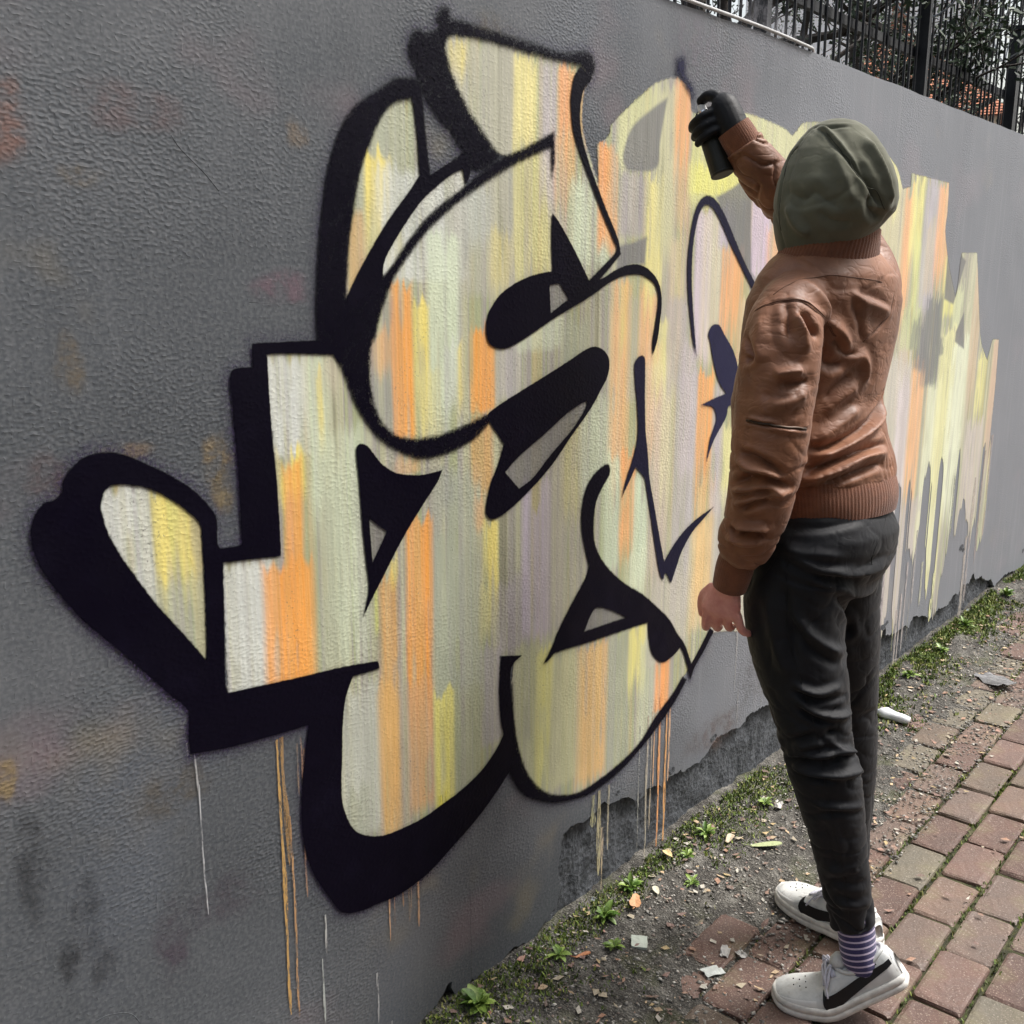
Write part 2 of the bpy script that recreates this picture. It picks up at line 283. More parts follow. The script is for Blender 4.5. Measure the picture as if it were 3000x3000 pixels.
# x0,x1,z_top,z_bottom,(sRGB),strength,edge softness,fade
STRIPES=[
(0.670,0.747,1.214,0.967,(214,218,212),0.9,2,0),
(0.748,0.809,1.193,1.017,(246,226,110),0.95,2,0.5),
(0.776,0.793,1.184,0.976,(205,210,110),0.5,1,0.5),
(0.749,0.826,1.068,0.926,(178,184,158),0.6,4,0),
(0.850,0.948,1.068,0.841,(214,218,212),0.95,2,0),
(0.951,1.031,1.374,1.212,(214,218,212),0.95,3,0),
(0.966,1.019,1.219,1.128,(246,226,110),0.95,2,0.4),
(0.974,1.011,1.206,0.838,(250,164,52),0.9,2,0),
(0.926,1.024,1.050,0.841,(250,164,52),0.95,3,0),
(1.032,1.093,1.167,0.844,(178,184,158),0.75,4,0),
(1.028,1.071,1.371,1.084,(214,226,196),0.8,4,0.3),
(1.051,1.063,1.338,1.186,(246,226,110),0.7,1,0.5),
(1.052,1.103,1.363,1.286,(196,184,162),0.6,5,0.6),
(1.066,1.153,1.248,0.792,(214,226,196),0.65,6,0.3),
(1.127,1.273,1.763,1.450,(178,184,158),0.8,4,0),
(1.162,1.220,1.685,1.450,(246,226,110),0.95,2,0.75),
(1.123,1.162,1.582,1.451,(220,164,84),0.7,3,0.2),
(1.174,1.245,1.569,1.484,(222,214,140),0.7,5,0.5),
(1.187,1.403,1.666,1.476,(214,218,212),0.85,4,0),
(1.351,1.535,1.896,1.447,(186,184,168),0.8,6,0),
(1.361,1.407,1.878,1.802,(246,226,110),0.6,3,0.6),
(1.532,1.600,1.880,1.697,(245,232,150),0.95,2,0.2),
(1.529,1.647,1.717,1.445,(222,214,140),0.8,3,0.3),
(1.610,1.662,1.882,1.585,(196,186,190),0.8,3,0.2),
(1.665,1.715,1.883,1.707,(250,170,100),0.95,2,0.35),
(1.655,1.723,1.765,1.587,(238,178,112),0.7,4,0.5),
(1.729,1.765,1.859,1.732,(238,178,112),0.6,2,0.3),
(1.708,1.846,1.683,1.485,(214,226,196),0.8,5,0.2),
(1.657,1.717,1.607,1.485,(196,184,162),0.7,4,0.3),
(1.389,1.403,1.639,1.485,(150,152,146),0.6,2,0.2),
(1.403,1.467,1.650,1.522,(190,196,190),0.7,4,0.3),
(1.520,1.532,1.684,1.524,(150,152,146),0.7,1,0.3),
(1.467,1.522,1.570,1.446,(246,226,110),0.55,5,0.4),
(1.300,1.380,1.563,1.167,(214,226,196),0.92,3,0.3),
(1.214,1.266,1.477,1.208,(250,164,52),0.97,2,0),
(1.167,1.212,1.399,1.312,(238,178,112),0.7,4,0.4),
(1.164,1.210,1.329,1.241,(150,152,146),0.6,4,0.2),
(1.265,1.303,1.447,1.193,(246,226,110),0.95,2,0.6),
(1.266,1.328,1.331,1.172,(222,214,140),0.7,3,0.3),
(1.371,1.388,1.373,1.220,(246,226,110),0.6,2,0.3),
(1.340,1.368,1.374,1.242,(214,218,212),0.6,3,0.2),
(1.411,1.480,1.397,1.238,(250,164,52),0.97,2,0),
(1.480,1.559,1.367,1.246,(186,180,186),0.7,4,0.2),
(1.543,1.685,1.445,1.342,(214,226,196),0.6,6,0.1),
(1.686,1.778,1.401,1.227,(178,184,158),0.8,4,0.2),
(1.159,1.233,1.176,1.121,(196,184,162),0.6,5,0),
(1.215,1.272,1.179,1.151,(238,178,112),0.6,4,0),
(1.232,1.301,1.068,0.614,(250,164,52),0.97,2,0.35),
(1.164,1.209,0.979,0.497,(220,164,84),0.85,3,0.1),
(1.148,1.173,0.986,0.774,(150,150,120),0.6,2,0.3),
(1.156,1.164,0.967,0.872,(205,210,110),0.8,1,0.2),
(1.197,1.215,1.015,0.948,(246,226,110),0.9,2,0.4),
(1.304,1.439,1.142,0.674,(170,176,158),0.85,5,0.1),
(1.305,1.348,1.030,0.667,(176,186,160),0.7,4,0.2),
(1.329,1.364,1.146,1.067,(150,152,146),0.7,3,0.3),
(1.409,1.472,1.233,1.082,(220,164,84),0.85,3,0.2),
(1.418,1.448,1.083,1.010,(238,178,112),0.6,3,0.3),
(1.439,1.483,1.026,0.822,(246,226,110),0.9,2,0.6),
(1.431,1.470,0.901,0.781,(222,214,140),0.6,4,0.4),
(1.559,1.591,1.087,0.740,(200,188,205),0.95,2,0.1),
(1.591,1.618,1.023,0.732,(182,172,192),0.9,2,0.1),
(1.617,1.650,1.085,0.724,(196,182,200),0.8,3,0.1),
(1.656,1.749,1.186,0.734,(190,184,166),0.8,6,0.1),
(1.690,1.756,1.206,0.956,(222,214,140),0.6,4,0.3),
(1.755,1.824,1.200,0.991,(214,226,196),0.6,4,0.2),
(1.478,1.561,0.896,0.739,(168,160,168),0.7,4,0.1),
(1.066,1.159,0.796,0.508,(190,194,182),0.85,4,0),
(1.159,1.208,0.784,0.475,(226,176,98),0.92,3,0),
(1.206,1.236,0.762,0.480,(170,160,140),0.7,3,0),
(1.233,1.297,0.759,0.494,(224,168,110),0.85,3,0.1),
(1.298,1.355,0.719,0.467,(238,228,110),0.9,2,0),
(1.355,1.428,0.710,0.474,(168,172,140),0.85,3,0),
(1.429,1.494,0.778,0.563,(178,172,176),0.8,3,0),
(1.073,1.134,0.611,0.499,(140,146,110),0.45,5,0),
(1.527,1.749,0.743,0.374,(186,188,148),0.85,4,0),
(1.606,1.662,0.721,0.374,(226,220,120),0.8,3,0.2),
(1.753,1.873,0.682,0.327,(226,178,105),0.88,3,0.1),
(1.871,1.975,0.678,0.337,(160,164,146),0.8,3,0),
(1.957,2.034,0.682,0.493,(240,230,130),0.9,2,0.4),
(2.010,2.083,0.631,0.348,(196,204,178),0.7,3,0),
(2.079,2.150,0.592,0.418,(250,165,90),0.95,2,0),
(1.662,1.760,0.685,0.368,(200,196,150),0.6,5,0),
(1.783,1.883,1.241,1.019,(196,206,176),0.8,5,0.1),
(1.859,1.931,1.486,0.971,(238,184,120),0.9,4,0.3),
(1.894,1.914,1.474,1.281,(205,210,110),0.5,2,0.4),
(1.925,1.980,1.440,1.207,(178,172,160),0.8,3,0.1),
(1.967,2.044,1.463,1.274,(238,180,116),0.85,3,0.2),
(1.828,1.859,1.054,0.835,(178,190,140),0.7,3,0.1),
(1.848,1.906,1.109,0.827,(206,222,190),0.85,4,0.1),
(1.906,1.967,1.101,0.826,(250,170,95),0.92,2,0.35),
(1.961,2.025,1.058,0.748,(212,228,198),0.9,3,0.2),
(1.940,2.020,0.858,0.673,(214,222,190),0.8,4,0.1),
(2.002,2.078,1.345,1.023,(236,196,150),0.8,4,0.3),
(2.029,2.116,1.296,0.754,(206,190,172),0.85,4,0.1),
(2.070,2.125,1.330,0.883,(220,214,168),0.75,3,0.3),
(2.135,2.242,1.264,0.613,(190,184,182),0.85,4,0.1),
(2.041,2.239,0.772,0.546,(196,190,176),0.85,5,0),
(2.231,2.336,0.881,0.576,(232,206,156),0.8,4,0.1),
(1.800,1.871,1.751,1.529,(250,165,85),0.97,2,0.15),
(1.844,1.873,1.762,1.529,(178,184,158),0.5,2,0.3),
(1.833,1.874,1.615,1.529,(238,178,112),0.6,3,0.2),
(1.883,1.990,1.705,1.568,(168,160,164),0.85,3,0.1),
(1.911,1.927,1.699,1.585,(196,190,182),0.6,1,0.2),
(1.952,1.969,1.702,1.576,(140,134,140),0.6,1,0.2),
(1.867,2.019,1.885,1.704,(216,216,160),0.85,3,0.2),
(1.980,2.051,1.700,1.392,(236,226,140),0.85,3,0.3),
(2.025,2.102,1.890,1.509,(208,206,160),0.85,3,0.2),
(2.090,2.158,1.915,1.674,(246,172,105),0.95,3,0.5),
(2.100,2.165,1.742,1.534,(216,180,135),0.8,4,0.4),
(2.091,2.158,1.580,1.241,(222,200,160),0.7,5,0.3),
(2.159,2.411,1.837,1.635,(216,216,140),0.9,3,0.2),
(2.161,2.470,1.745,1.673,(234,232,120),0.85,4,0.1),
(2.404,2.761,1.888,1.780,(222,222,170),0.85,3,0.1),
(2.026,2.094,1.392,1.197,(232,226,150),0.8,3,0.4),
(2.088,2.189,1.438,1.190,(176,170,176),0.7,4,0.2),
(2.198,2.273,1.644,1.271,(214,198,214),0.92,3,0.1),
(2.241,2.332,1.634,1.255,(222,212,190),0.8,4,0.2),
(2.328,2.441,1.559,1.248,(248,176,110),0.92,2,0.5),
(2.439,2.573,1.433,1.241,(226,200,160),0.85,4,0.2),
(2.305,2.358,1.649,1.550,(190,178,206),0.7,3,0.2),
(2.233,2.318,1.260,0.849,(250,172,90),0.97,2,0.5),
(2.253,2.350,0.989,0.585,(236,196,130),0.85,3,0.2),
(2.318,2.374,1.226,0.865,(200,190,200),0.8,3,0.1),
(2.372,2.445,1.112,0.883,(232,228,160),0.9,3,0.2),
(2.207,2.238,1.274,0.859,(186,182,186),0.8,2,0.1),
(2.162,2.225,1.338,1.000,(200,190,196),0.7,4,0.1),
(2.468,2.579,1.704,1.466,(216,196,218),0.95,3,0.1),
(2.563,2.659,1.609,1.431,(240,180,130),0.85,3,0.2),
(2.490,2.659,1.460,1.349,(240,226,160),0.85,4,0.2),
(2.337,2.786,0.954,0.486,(200,194,186),0.8,6,0.1),
(3.273,3.549,1.842,1.176,(214,206,170),0.9,3,0.1),
(3.305,3.484,1.938,1.655,(232,228,160),0.8,4,0.2),
(3.538,3.627,1.772,1.275,(246,184,130),0.95,3,0.3),
(3.602,3.719,1.823,1.489,(240,234,150),0.95,2,0.3),
(3.660,3.792,1.613,1.343,(214,218,150),0.8,3,0.2),
(3.730,3.882,1.807,1.340,(186,180,190),0.9,2,0.1),
(3.776,3.858,1.669,1.415,(206,190,160),0.7,2,0.1),
(3.861,4.010,1.810,1.413,(244,182,130),0.92,2,0.3),
(3.995,4.147,1.584,1.333,(230,226,140),0.9,2,0.1),
(4.130,4.245,1.451,1.290,(206,212,170),0.9,2,0.1),
(4.286,4.423,1.578,0.664,(200,198,170),0.9,2,0.2),
(4.376,4.489,1.576,0.884,(206,180,150),0.8,2,0.3),
(3.584,3.678,1.312,0.977,(214,196,180),0.9,3,0.1),
(3.598,3.782,1.382,1.235,(196,204,150),0.85,2,0.1),
(3.486,3.748,1.208,0.588,(206,200,190),0.9,3,0.1),
(3.735,3.877,1.182,0.583,(246,186,130),0.92,2,0.4),
(3.622,3.746,1.130,0.576,(216,206,210),0.85,3,0.1),
(3.916,4.082,1.109,0.381,(226,230,200),0.9,3,0.1),
(4.030,4.223,1.298,0.181,(230,228,170),0.92,2,0.1),
(4.170,4.373,1.252,0.456,(226,232,204),0.9,3,0.2),
(4.432,4.682,0.891,0.386,(196,186,182),0.85,3,0.2),
(4.513,4.625,1.183,0.876,(232,226,150),0.8,2,0.4),
(4.708,4.871,1.229,0.606,(210,176,150),0.85,2,0.4),
(3.579,3.981,0.681,0.186,(190,182,178),0.9,4,0.1),
(3.923,4.144,0.635,0.343,(214,216,180),0.85,3,0.1),
(3.666,3.721,1.168,0.364,(190,180,180),0.7,2,0.1),
(3.828,4.008,1.406,1.089,(100,103,110),0.95,2,0.06),
(3.747,3.835,1.343,1.154,(106,108,114),0.9,2,0.1),
(4.012,4.066,1.258,1.202,(100,103,110),0.8,1,0.1),
(3.687,3.751,1.327,1.234,(112,112,118),0.7,2,0.1),
]
# x,z_top,z_bottom,width,(sRGB),strength
DRIPS=[
(2.143,0.432,0.020,0.0078,(238,178,112),0.8),
(2.112,0.457,0.032,0.0077,(240,170,110),0.85),
(2.087,0.450,0.213,0.0050,(235,185,140),0.7),
(2.158,0.413,0.200,0.0079,(235,190,150),0.7),
(2.055,0.419,0.020,0.0062,(200,190,170),0.6),
(2.019,0.403,0.062,0.0048,(190,190,180),0.5),
(2.074,0.426,0.097,0.0050,(210,195,170),0.5),
(0.937,0.757,0.248,0.0061,(214,170,100),0.75),
(0.947,0.758,0.526,0.0073,(190,150,95),0.55),
(0.955,0.614,0.232,0.0043,(206,160,110),0.7),
(0.985,0.744,0.450,0.0043,(190,150,120),0.5),
(0.991,0.723,0.582,0.0033,(196,150,100),0.45),
(0.978,0.737,0.644,0.0032,(180,150,120),0.4),
(0.788,0.785,0.722,0.0036,(190,190,190),0.7),
(0.791,0.736,0.516,0.0027,(205,206,208),0.8),
(0.778,0.810,0.789,0.0018,(200,200,200),0.6),
(1.019,0.398,0.322,0.0035,(200,200,196),0.75),
(1.009,0.317,0.188,0.0034,(200,205,200),0.7),
(1.133,0.217,0.109,0.0039,(200,200,200),0.75),
(1.168,0.093,0.053,0.0041,(200,200,200),0.6),
(1.172,0.369,0.259,0.0040,(220,175,135),0.8),
(1.183,0.374,0.287,0.0026,(190,150,120),0.6),
(1.208,0.368,0.318,0.0028,(200,160,120),0.6),
(1.219,0.357,0.279,0.0028,(190,160,130),0.5),
(1.244,0.367,0.255,0.0043,(215,170,130),0.75),
(1.229,0.363,0.297,0.0027,(190,160,130),0.5),
(1.395,0.259,0.037,0.0040,(120,122,122),0.6),
(1.849,0.300,0.073,0.0153,(186,176,140),0.75),
(1.888,0.298,0.127,0.0090,(196,186,160),0.6),
(1.823,0.297,0.214,0.0259,(186,182,140),0.55),
(1.863,0.197,0.024,0.0090,(200,180,150),0.7),
(2.679,0.424,0.233,0.0070,(170,170,170),0.4),
(2.507,0.519,0.340,0.0080,(186,184,180),0.45),
(2.531,0.338,0.220,0.0065,(170,170,168),0.4),
(4.182,0.206,0.109,0.0204,(225,225,170),0.9),
(4.198,0.315,0.121,0.0204,(225,225,180),0.85),
(3.796,0.258,0.020,0.0175,(196,186,180),0.7),
(3.828,0.313,0.039,0.0148,(200,190,186),0.7),
(3.868,0.429,0.065,0.0149,(190,182,180),0.65),
(4.041,0.393,0.207,0.0160,(206,206,180),0.6),
(3.945,0.539,0.246,0.0183,(186,180,176),0.6),
(4.592,0.394,0.020,0.0311,(200,190,180),0.6),
(4.639,0.644,0.076,0.0312,(190,180,176),0.5),
(4.742,0.747,0.232,0.0322,(190,176,170),0.5),
(4.831,0.807,0.343,0.0248,(196,180,170),0.5),
(3.628,0.441,0.071,0.0162,(206,196,196),0.7),
(1.312,0.506,0.456,0.0088,(238,228,110),0.95),
(1.327,0.511,0.477,0.0118,(238,228,110),0.9),
]
PATCHES=[
(0.995,1.465,0.071,0.031,(138,110,122),0.4),
(0.601,1.659,0.038,0.065,(150,112,100),0.5),
(0.769,1.696,0.095,0.045,(132,112,112),0.35),
(0.689,1.606,0.036,0.019,(150,132,104),0.3),
(1.477,1.893,0.088,0.043,(150,138,110),0.25),
(0.652,1.372,0.028,0.046,(140,122,92),0.35),
(0.857,1.221,0.036,0.046,(160,136,92),0.45),
(0.867,1.173,0.024,0.047,(150,132,96),0.5),
(0.722,1.254,0.047,0.018,(150,130,106),0.4),
(0.516,0.853,0.020,0.042,(160,138,96),0.55),
(0.753,0.743,0.080,0.049,(110,100,84),0.35),
(0.536,0.708,0.028,0.103,(52,54,58),0.45),
(0.605,0.617,0.030,0.086,(54,55,60),0.4),
(0.619,0.516,0.031,0.049,(56,56,60),0.35),
(0.572,0.555,0.022,0.039,(50,52,56),0.5),
(0.733,0.497,0.044,0.095,(92,78,92),0.4),
(0.820,0.525,0.089,0.054,(92,80,92),0.3),
(1.033,1.690,0.030,0.030,(150,128,100),0.3),
(2.174,1.984,0.145,0.097,(146,140,150),0.3),
(2.515,2.073,0.272,0.071,(150,150,158),0.3),
(0.756,1.091,0.025,0.023,(110,100,112),0.3),
(0.610,1.234,0.035,0.040,(118,96,94),0.35),
(2.411,0.250,0.195,0.065,(120,98,90),0.3),
(2.654,0.349,0.182,0.102,(118,114,116),0.3),
]
SCUFFS=[([(0.822,1.666),(0.835,1.65),(0.868,1.623),(0.892,1.599)],0.0009),([(0.932,1.446),(1.029,1.44)],0.0006),([(0.594,0.442),(0.62,0.441),(0.652,0.424),(0.667,0.399)],0.0008)]
# folds and seams of the clothes: garment, height mm, width mm, line in mm
BAKE=False
CREASES=[
('jacket',-11,8,[(2009,-542,1264),(1983,-546,1237),(1918,-547,1208),(1858,-532,1187),(1816,-510,1175),(1796,-492,1177)]),
('jacket',8,9,[(2020,-542,1230),(1936,-552,1204),(1874,-540,1183),(1812,-513,1161),(1710,-523,1166)]),
('jacket',-11,8,[(1977,-564,1169),(1904,-556,1165),(1864,-546,1158),(1820,-524,1148),(1785,-492,1128)]),
('jacket',9,9,[(1962,-571,1151),(1879,-554,1152),(1830,-535,1135),(1798,-508,1123),(1782,-485,1115)]),
('jacket',-8,8,[(1807,-519,1110),(1855,-552,1125),(1936,-573,1138)]),
('jacket',-7,12,[(1810,-502,1372),(1816,-502,1336),(1830,-510,1326),(1863,-528,1332)]),
('jacket',-6,9,[(1821,-510,1382),(1840,-519,1359),(1857,-527,1344),(1883,-537,1347)]),
('jacket',6,10,[(1859,-526,1335),(1893,-539,1338),(1912,-543,1315),(1911,-540,1288)]),
('jacket',6,12,[(1753,-478,1474),(1779,-511,1428),(1836,-519,1382),(1859,-528,1351)]),
('jacket',-4.5,10,[(1852,-527,1447),(1876,-538,1409),(1887,-541,1368)]),
('jacket',5,12,[(1849,-525,1452),(1895,-544,1435),(1967,-558,1418)]),
('jacket',-4.5,10,[(1868,-533,1454),(1907,-547,1448),(1965,-558,1430)]),
('jacket',-1.5,4,[(1987,-557,1451),(1970,-558,1417),(1935,-554,1392),(1893,-542,1368)]),
('jacket',1,5,[(1693,-442,1440),(1702,-475,1445),(1720,-498,1442),(1742,-515,1426),(1817,-508,1397),(1828,-515,1379)]),
('jacket',-1.5,4,[(1690,-444,1437),(1699,-476,1442),(1715,-498,1439),(1734,-515,1423),(1813,-505,1395)]),
('jacket',4,4,[(1632,-443,1243),(1633,-484,1239),(1691,-530,1229)]),
('jacket',-5,3.5,[(1631,-444,1239),(1632,-485,1235),(1691,-531,1225)]),
('jacket',4,4,[(1630,-444,1234),(1643,-506,1226),(1692,-531,1218)]),
('jacket',7,10,[(1646,-483,1318),(1662,-507,1324),(1680,-521,1326)]),
('jacket',-6,10,[(1649,-496,1303),(1671,-519,1304),(1695,-529,1309)]),
('jacket',-10,8,[(1628,-436,1182),(1624,-471,1176),(1636,-498,1160),(1658,-514,1144)]),
('jacket',9,8,[(1629,-433,1170),(1624,-461,1158),(1632,-490,1150),(1650,-508,1142)]),
('jacket',-11,8,[(1637,-422,1121),(1626,-453,1139),(1630,-483,1145),(1648,-504,1132),(1671,-515,1125)]),
('jacket',9,7,[(1637,-423,1112),(1628,-461,1119),(1637,-489,1127),(1676,-513,1114)]),
('jacket',-9,7,[(1633,-434,1105),(1632,-471,1112),(1645,-496,1118)]),
('jacket',9,7,[(1636,-429,1086),(1631,-461,1101),(1643,-492,1111),(1662,-507,1110)]),
('jacket',-11,8,[(1634,-439,1082),(1634,-470,1096),(1645,-492,1103)]),
('jacket',8,8,[(1639,-432,1048),(1642,-459,1046),(1657,-484,1048)]),
('jacket',-10,7,[(1644,-416,1041),(1641,-427,1035)]),
('jacket',-10,7,[(1642,-433,1028),(1643,-458,1038),(1663,-482,1031)]),
('jacket',8,7,[(1646,-413,1021),(1645,-442,1017),(1659,-473,1022)]),
('jacket',-6,9,[(1698,-477,1440),(1683,-489,1413),(1673,-498,1383)]),
('jacket',6,10,[(1694,-496,1420),(1691,-512,1390),(1691,-522,1357)]),
('jacket',-8,9,[(1701,-500,1424),(1707,-517,1399),(1726,-525,1382)]),
('jacket',-9,9,[(1677,-411,1380),(1653,-436,1348),(1661,-418,1344)]),
('jacket',5,14,[(1677,-441,1417),(1655,-450,1370),(1646,-461,1337)]),
('jacket',-5,12,[(1637,-469,1285),(1648,-500,1282),(1675,-523,1288)]),
('jacket',5,12,[(1636,-481,1269),(1657,-512,1277),(1687,-528,1283)]),
('jacket',5,14,[(1826,-502,1235),(1858,-519,1265),(1895,-535,1284)]),
('jacket',-5,12,[(1826,-500,1261),(1848,-516,1286),(1875,-530,1306)]),
('jacket',6,12,[(1808,-499,1190),(1848,-521,1213),(1906,-536,1243)]),
('trousers',7,9,[(1755,-489,972),(1780,-541,952),(1852,-580,939),(1972,-596,942)]),
('trousers',-7,9,[(1753,-484,961),(1785,-541,937),(1864,-577,922)]),
('trousers',7,9,[(1763,-515,945),(1805,-551,914),(1902,-565,884),(2001,-562,874)]),
('trousers',-5,9,[(1768,-466,1023),(1796,-529,1031),(1863,-569,1037)]),
('trousers',5,9,[(1755,-471,989),(1763,-512,983),(1807,-562,977)]),
('trousers',-8,10,[(1802,-552,912),(1857,-560,869),(1959,-528,780),(1847,-568,766)]),
('trousers',6,10,[(1748,-488,881),(1766,-522,831),(1809,-558,793),(1974,-529,733)]),
('trousers',-6,10,[(1750,-492,860),(1770,-528,807),(1809,-563,769)]),
('trousers',5,12,[(1745,-449,891),(1747,-468,807),(1750,-496,741)]),
('trousers',-5,12,[(1747,-475,920),(1752,-498,847),(1755,-509,779)]),
('trousers',7,7,[(1753,-513,726),(1771,-548,715),(1818,-576,722)]),
('trousers',-7,7,[(1752,-510,715),(1772,-552,702),(1834,-582,701)]),
('trousers',7,7,[(1755,-521,696),(1768,-552,675),(1801,-580,666),(1847,-586,662)]),
('trousers',-8,7,[(1754,-519,683),(1772,-558,663),(1844,-588,651)]),
('trousers',-8,8,[(1770,-484,599),(1759,-538,626),(1788,-577,639),(2033,-525,544)]),
('trousers',7,7,[(1759,-522,600),(1774,-567,619)]),
('trousers',7,7,[(1766,-502,581),(1766,-559,591),(1793,-589,597),(1841,-601,591)]),
('trousers',-8,7,[(1777,-492,560),(1761,-540,578),(1799,-594,588),(1839,-604,581)]),
('trousers',9,8,[(1766,-518,556),(1772,-573,556),(1813,-608,556),(1845,-611,554)]),
('trousers',-8,7,[(1769,-517,541),(1772,-573,546),(1844,-614,540)]),
('trousers',6,7,[(1779,-572,623),(1802,-591,606),(1833,-603,587)]),
('trousers',5,7,[(1774,-555,490),(1790,-598,488),(1841,-623,479)]),
('trousers',-5,7,[(1783,-546,460),(1791,-598,478),(1840,-625,469)]),
('trousers',4,9,[(1807,-580,340),(1814,-613,346),(1835,-632,352)]),
('trousers',-4,9,[(1812,-583,316),(1819,-616,318),(1855,-641,318)]),
('trousers',4,8,[(1823,-589,266),(1831,-626,269),(1867,-647,268)]),
('trousers',-4,10,[(1784,-575,448),(1797,-588,390),(1806,-594,350)]),
('hood',-4.16,4.5,[(1861,-432,1746),(1840,-463,1732),(1827,-494,1703),(1826,-523,1673),(1836,-546,1647),(1855,-560,1621),(1878,-566,1598)]),
('hood',3,6,[(1860,-439,1748),(1843,-467,1734),(1831,-498,1706),(1830,-526,1676),(1840,-549,1649)]),
('hood',-3.9000000000000004,4.5,[(1867,-428,1748),(1844,-411,1716),(1838,-396,1690),(1821,-396,1652),(1820,-392,1607)]),
('hood',-2.6,4.5,[(1863,-431,1747),(1854,-470,1744),(1866,-496,1743)]),
('hood',6,9,[(1867,-523,1721),(1868,-550,1684),(1877,-568,1641),(1890,-571,1608)]),
('hood',-7,9,[(1832,-526,1680),(1839,-547,1651),(1852,-559,1621),(1878,-559,1589)]),
('hood',4,11,[(1824,-485,1704),(1813,-514,1654),(1823,-531,1606)]),
('hood',-4,12,[(1804,-420,1630),(1797,-451,1617),(1798,-471,1627),(1803,-493,1611),(1814,-515,1597)]),
('hood',-8,10,[(1841,-552,1623),(1849,-553,1597),(1881,-556,1584)]),
('hood',5,9,[(1804,-418,1610),(1805,-434,1576),(1815,-457,1557)]),
('hood',-3.5,11,[(1800,-477,1598),(1814,-498,1579),(1838,-527,1576)]),
]
ZIPLINE=[(1631,-445,1239),(1632,-485,1235),(1650,-513,1231),(1687,-530,1225)]
SEAMS=[('jacket',[(1691,-423,1426),(1691,-444,1437),(1701,-475,1444),(1719,-498,1442),(1742,-515,1425),(1816,-507,1397),(1827,-514,1378)]),('jacket',[(1691,-420,1424),(1689,-445,1435),(1699,-476,1442),(1716,-498,1439),(1736,-515,1423),(1813,-505,1395),(1824,-512,1377)]),('jacket',[(1983,-558,1448),(1968,-558,1417),(1932,-553,1391),(1894,-542,1366)]),('jacket',[(1706,-446,1453),(1743,-469,1474),(1810,-491,1484),(1858,-524,1482),(1940,-550,1474)]),('trousers',[(1771,-485,1026),(1755,-482,981),(1748,-482,914),(1751,-493,829),(1756,-518,745),(1767,-555,633),(1775,-577,527),(1798,-600,413),(1822,-616,293),(1831,-621,240)]),('trousers',[(1952,-586,1029),(1883,-592,981),(1896,-585,924)]),('trousers',[(1758,-465,1001),(1753,-455,966),(1753,-439,936)]),('hood',[(1840,-463,1732),(1827,-494,1703),(1826,-523,1673),(1836,-546,1647),(1855,-560,1621),(1878,-566,1598)]),('hood',[(1844,-411,1716),(1838,-396,1690),(1821,-396,1652),(1818,-394,1607),(1824,-397,1565)])]
# ------------------------------------------------------------------ the wall
WALL_TOP = 2.063
def plaster_relief(m, k=1.0):
    """render coat: short wavy trowel ripples, grains and a few pits (fine relief)"""
    n1 = m.noise(1.0, 1, 0.6, m.mapping((58, 58, 104), (0, math.radians(9), 0)))
    n2 = m.noise(1.0, 0, 0.5, m.mapping((150, 150, 220), (0, math.radians(-6), 0)))
    n3 = m.noise(3.2, 1, 0.6)
    spots = m.maprange(n2, 0.66, 0.76)
    h = m.math('MULTIPLY_ADD', n1, 0.42, m.math('MULTIPLY', n2, 0.72))
    h = m.math('MULTIPLY_ADD', spots, 0.6, h)
    h = m.math('MULTIPLY', h, m.maprange(n3, 0.35, 0.68, 0.22, 1.35))
    h = m.math('MULTIPLY_ADD', n3, 1.6, h)
    return m.bump(h, 0.24 * k, 0.0060)

def wall_material():
    m = NT("grey_render")
    g = m.ramp(m.noise(1.3, 4, 0.6), [(0.25, lin((58, 62, 67))), (0.5, lin((77, 81, 86))), (0.75, lin((104, 106, 110)))])
    warm = m.maprange(m.noise(2.3, 3, 0.55, m.mapping((1.0, 1, 1.3))), 0.56, 0.72)
    g = m.mix(m.math('MULTIPLY', warm, 0.55), g, lin((126, 106, 110)))
    och = m.maprange(m.noise(3.1, 3, 0.6, m.mapping((1, 1, 1), (0.4, 0.8, 0.2))), 0.60, 0.74)
    g = m.mix(m.math('MULTIPLY', och, 0.30), g, lin((148, 132, 96)))
    blu = m.maprange(m.noise(1.9, 3, 0.6, m.mapping((1.2, 1, 0.8), (0.9, 0.1, 0.6))), 0.55, 0.75)
    g = m.mix(m.math('MULTIPLY', blu, 0.45), g, lin((88, 94, 104)))
    # a lighter blue-grey tone further along the wall, with a wandering border
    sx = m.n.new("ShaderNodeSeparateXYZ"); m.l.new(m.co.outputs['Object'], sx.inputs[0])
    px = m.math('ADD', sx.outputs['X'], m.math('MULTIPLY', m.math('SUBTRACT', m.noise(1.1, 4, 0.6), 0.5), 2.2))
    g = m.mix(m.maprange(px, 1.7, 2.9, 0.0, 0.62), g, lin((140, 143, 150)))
    # weathering: faint rain streaks under the coping
    st = m.noise(1.0, 3, 0.6, m.mapping((38, 1, 1.6)))
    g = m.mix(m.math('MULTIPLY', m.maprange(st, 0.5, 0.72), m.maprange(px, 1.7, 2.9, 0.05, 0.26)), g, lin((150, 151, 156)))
    dk = m.maprange(m.noise(1.0, 3, 0.6, m.mapping((14, 1, 3.0))), 0.62, 0.78)
    g = m.mix(m.math('MULTIPLY', dk, 0.25), g, lin((70, 72, 76)))
    g = m.mix(m.math('MULTIPLY', m.maprange(m.noise(160, 2), 0.35, 0.7), 0.22), g, lin((140, 141, 142)))
    m.color(g).rough(0.62)
    m.b.inputs['Specular IOR Level'].default_value = 0.35
    m.normal(plaster_relief(m))
    return m.mat
M_WALL = wall_material()

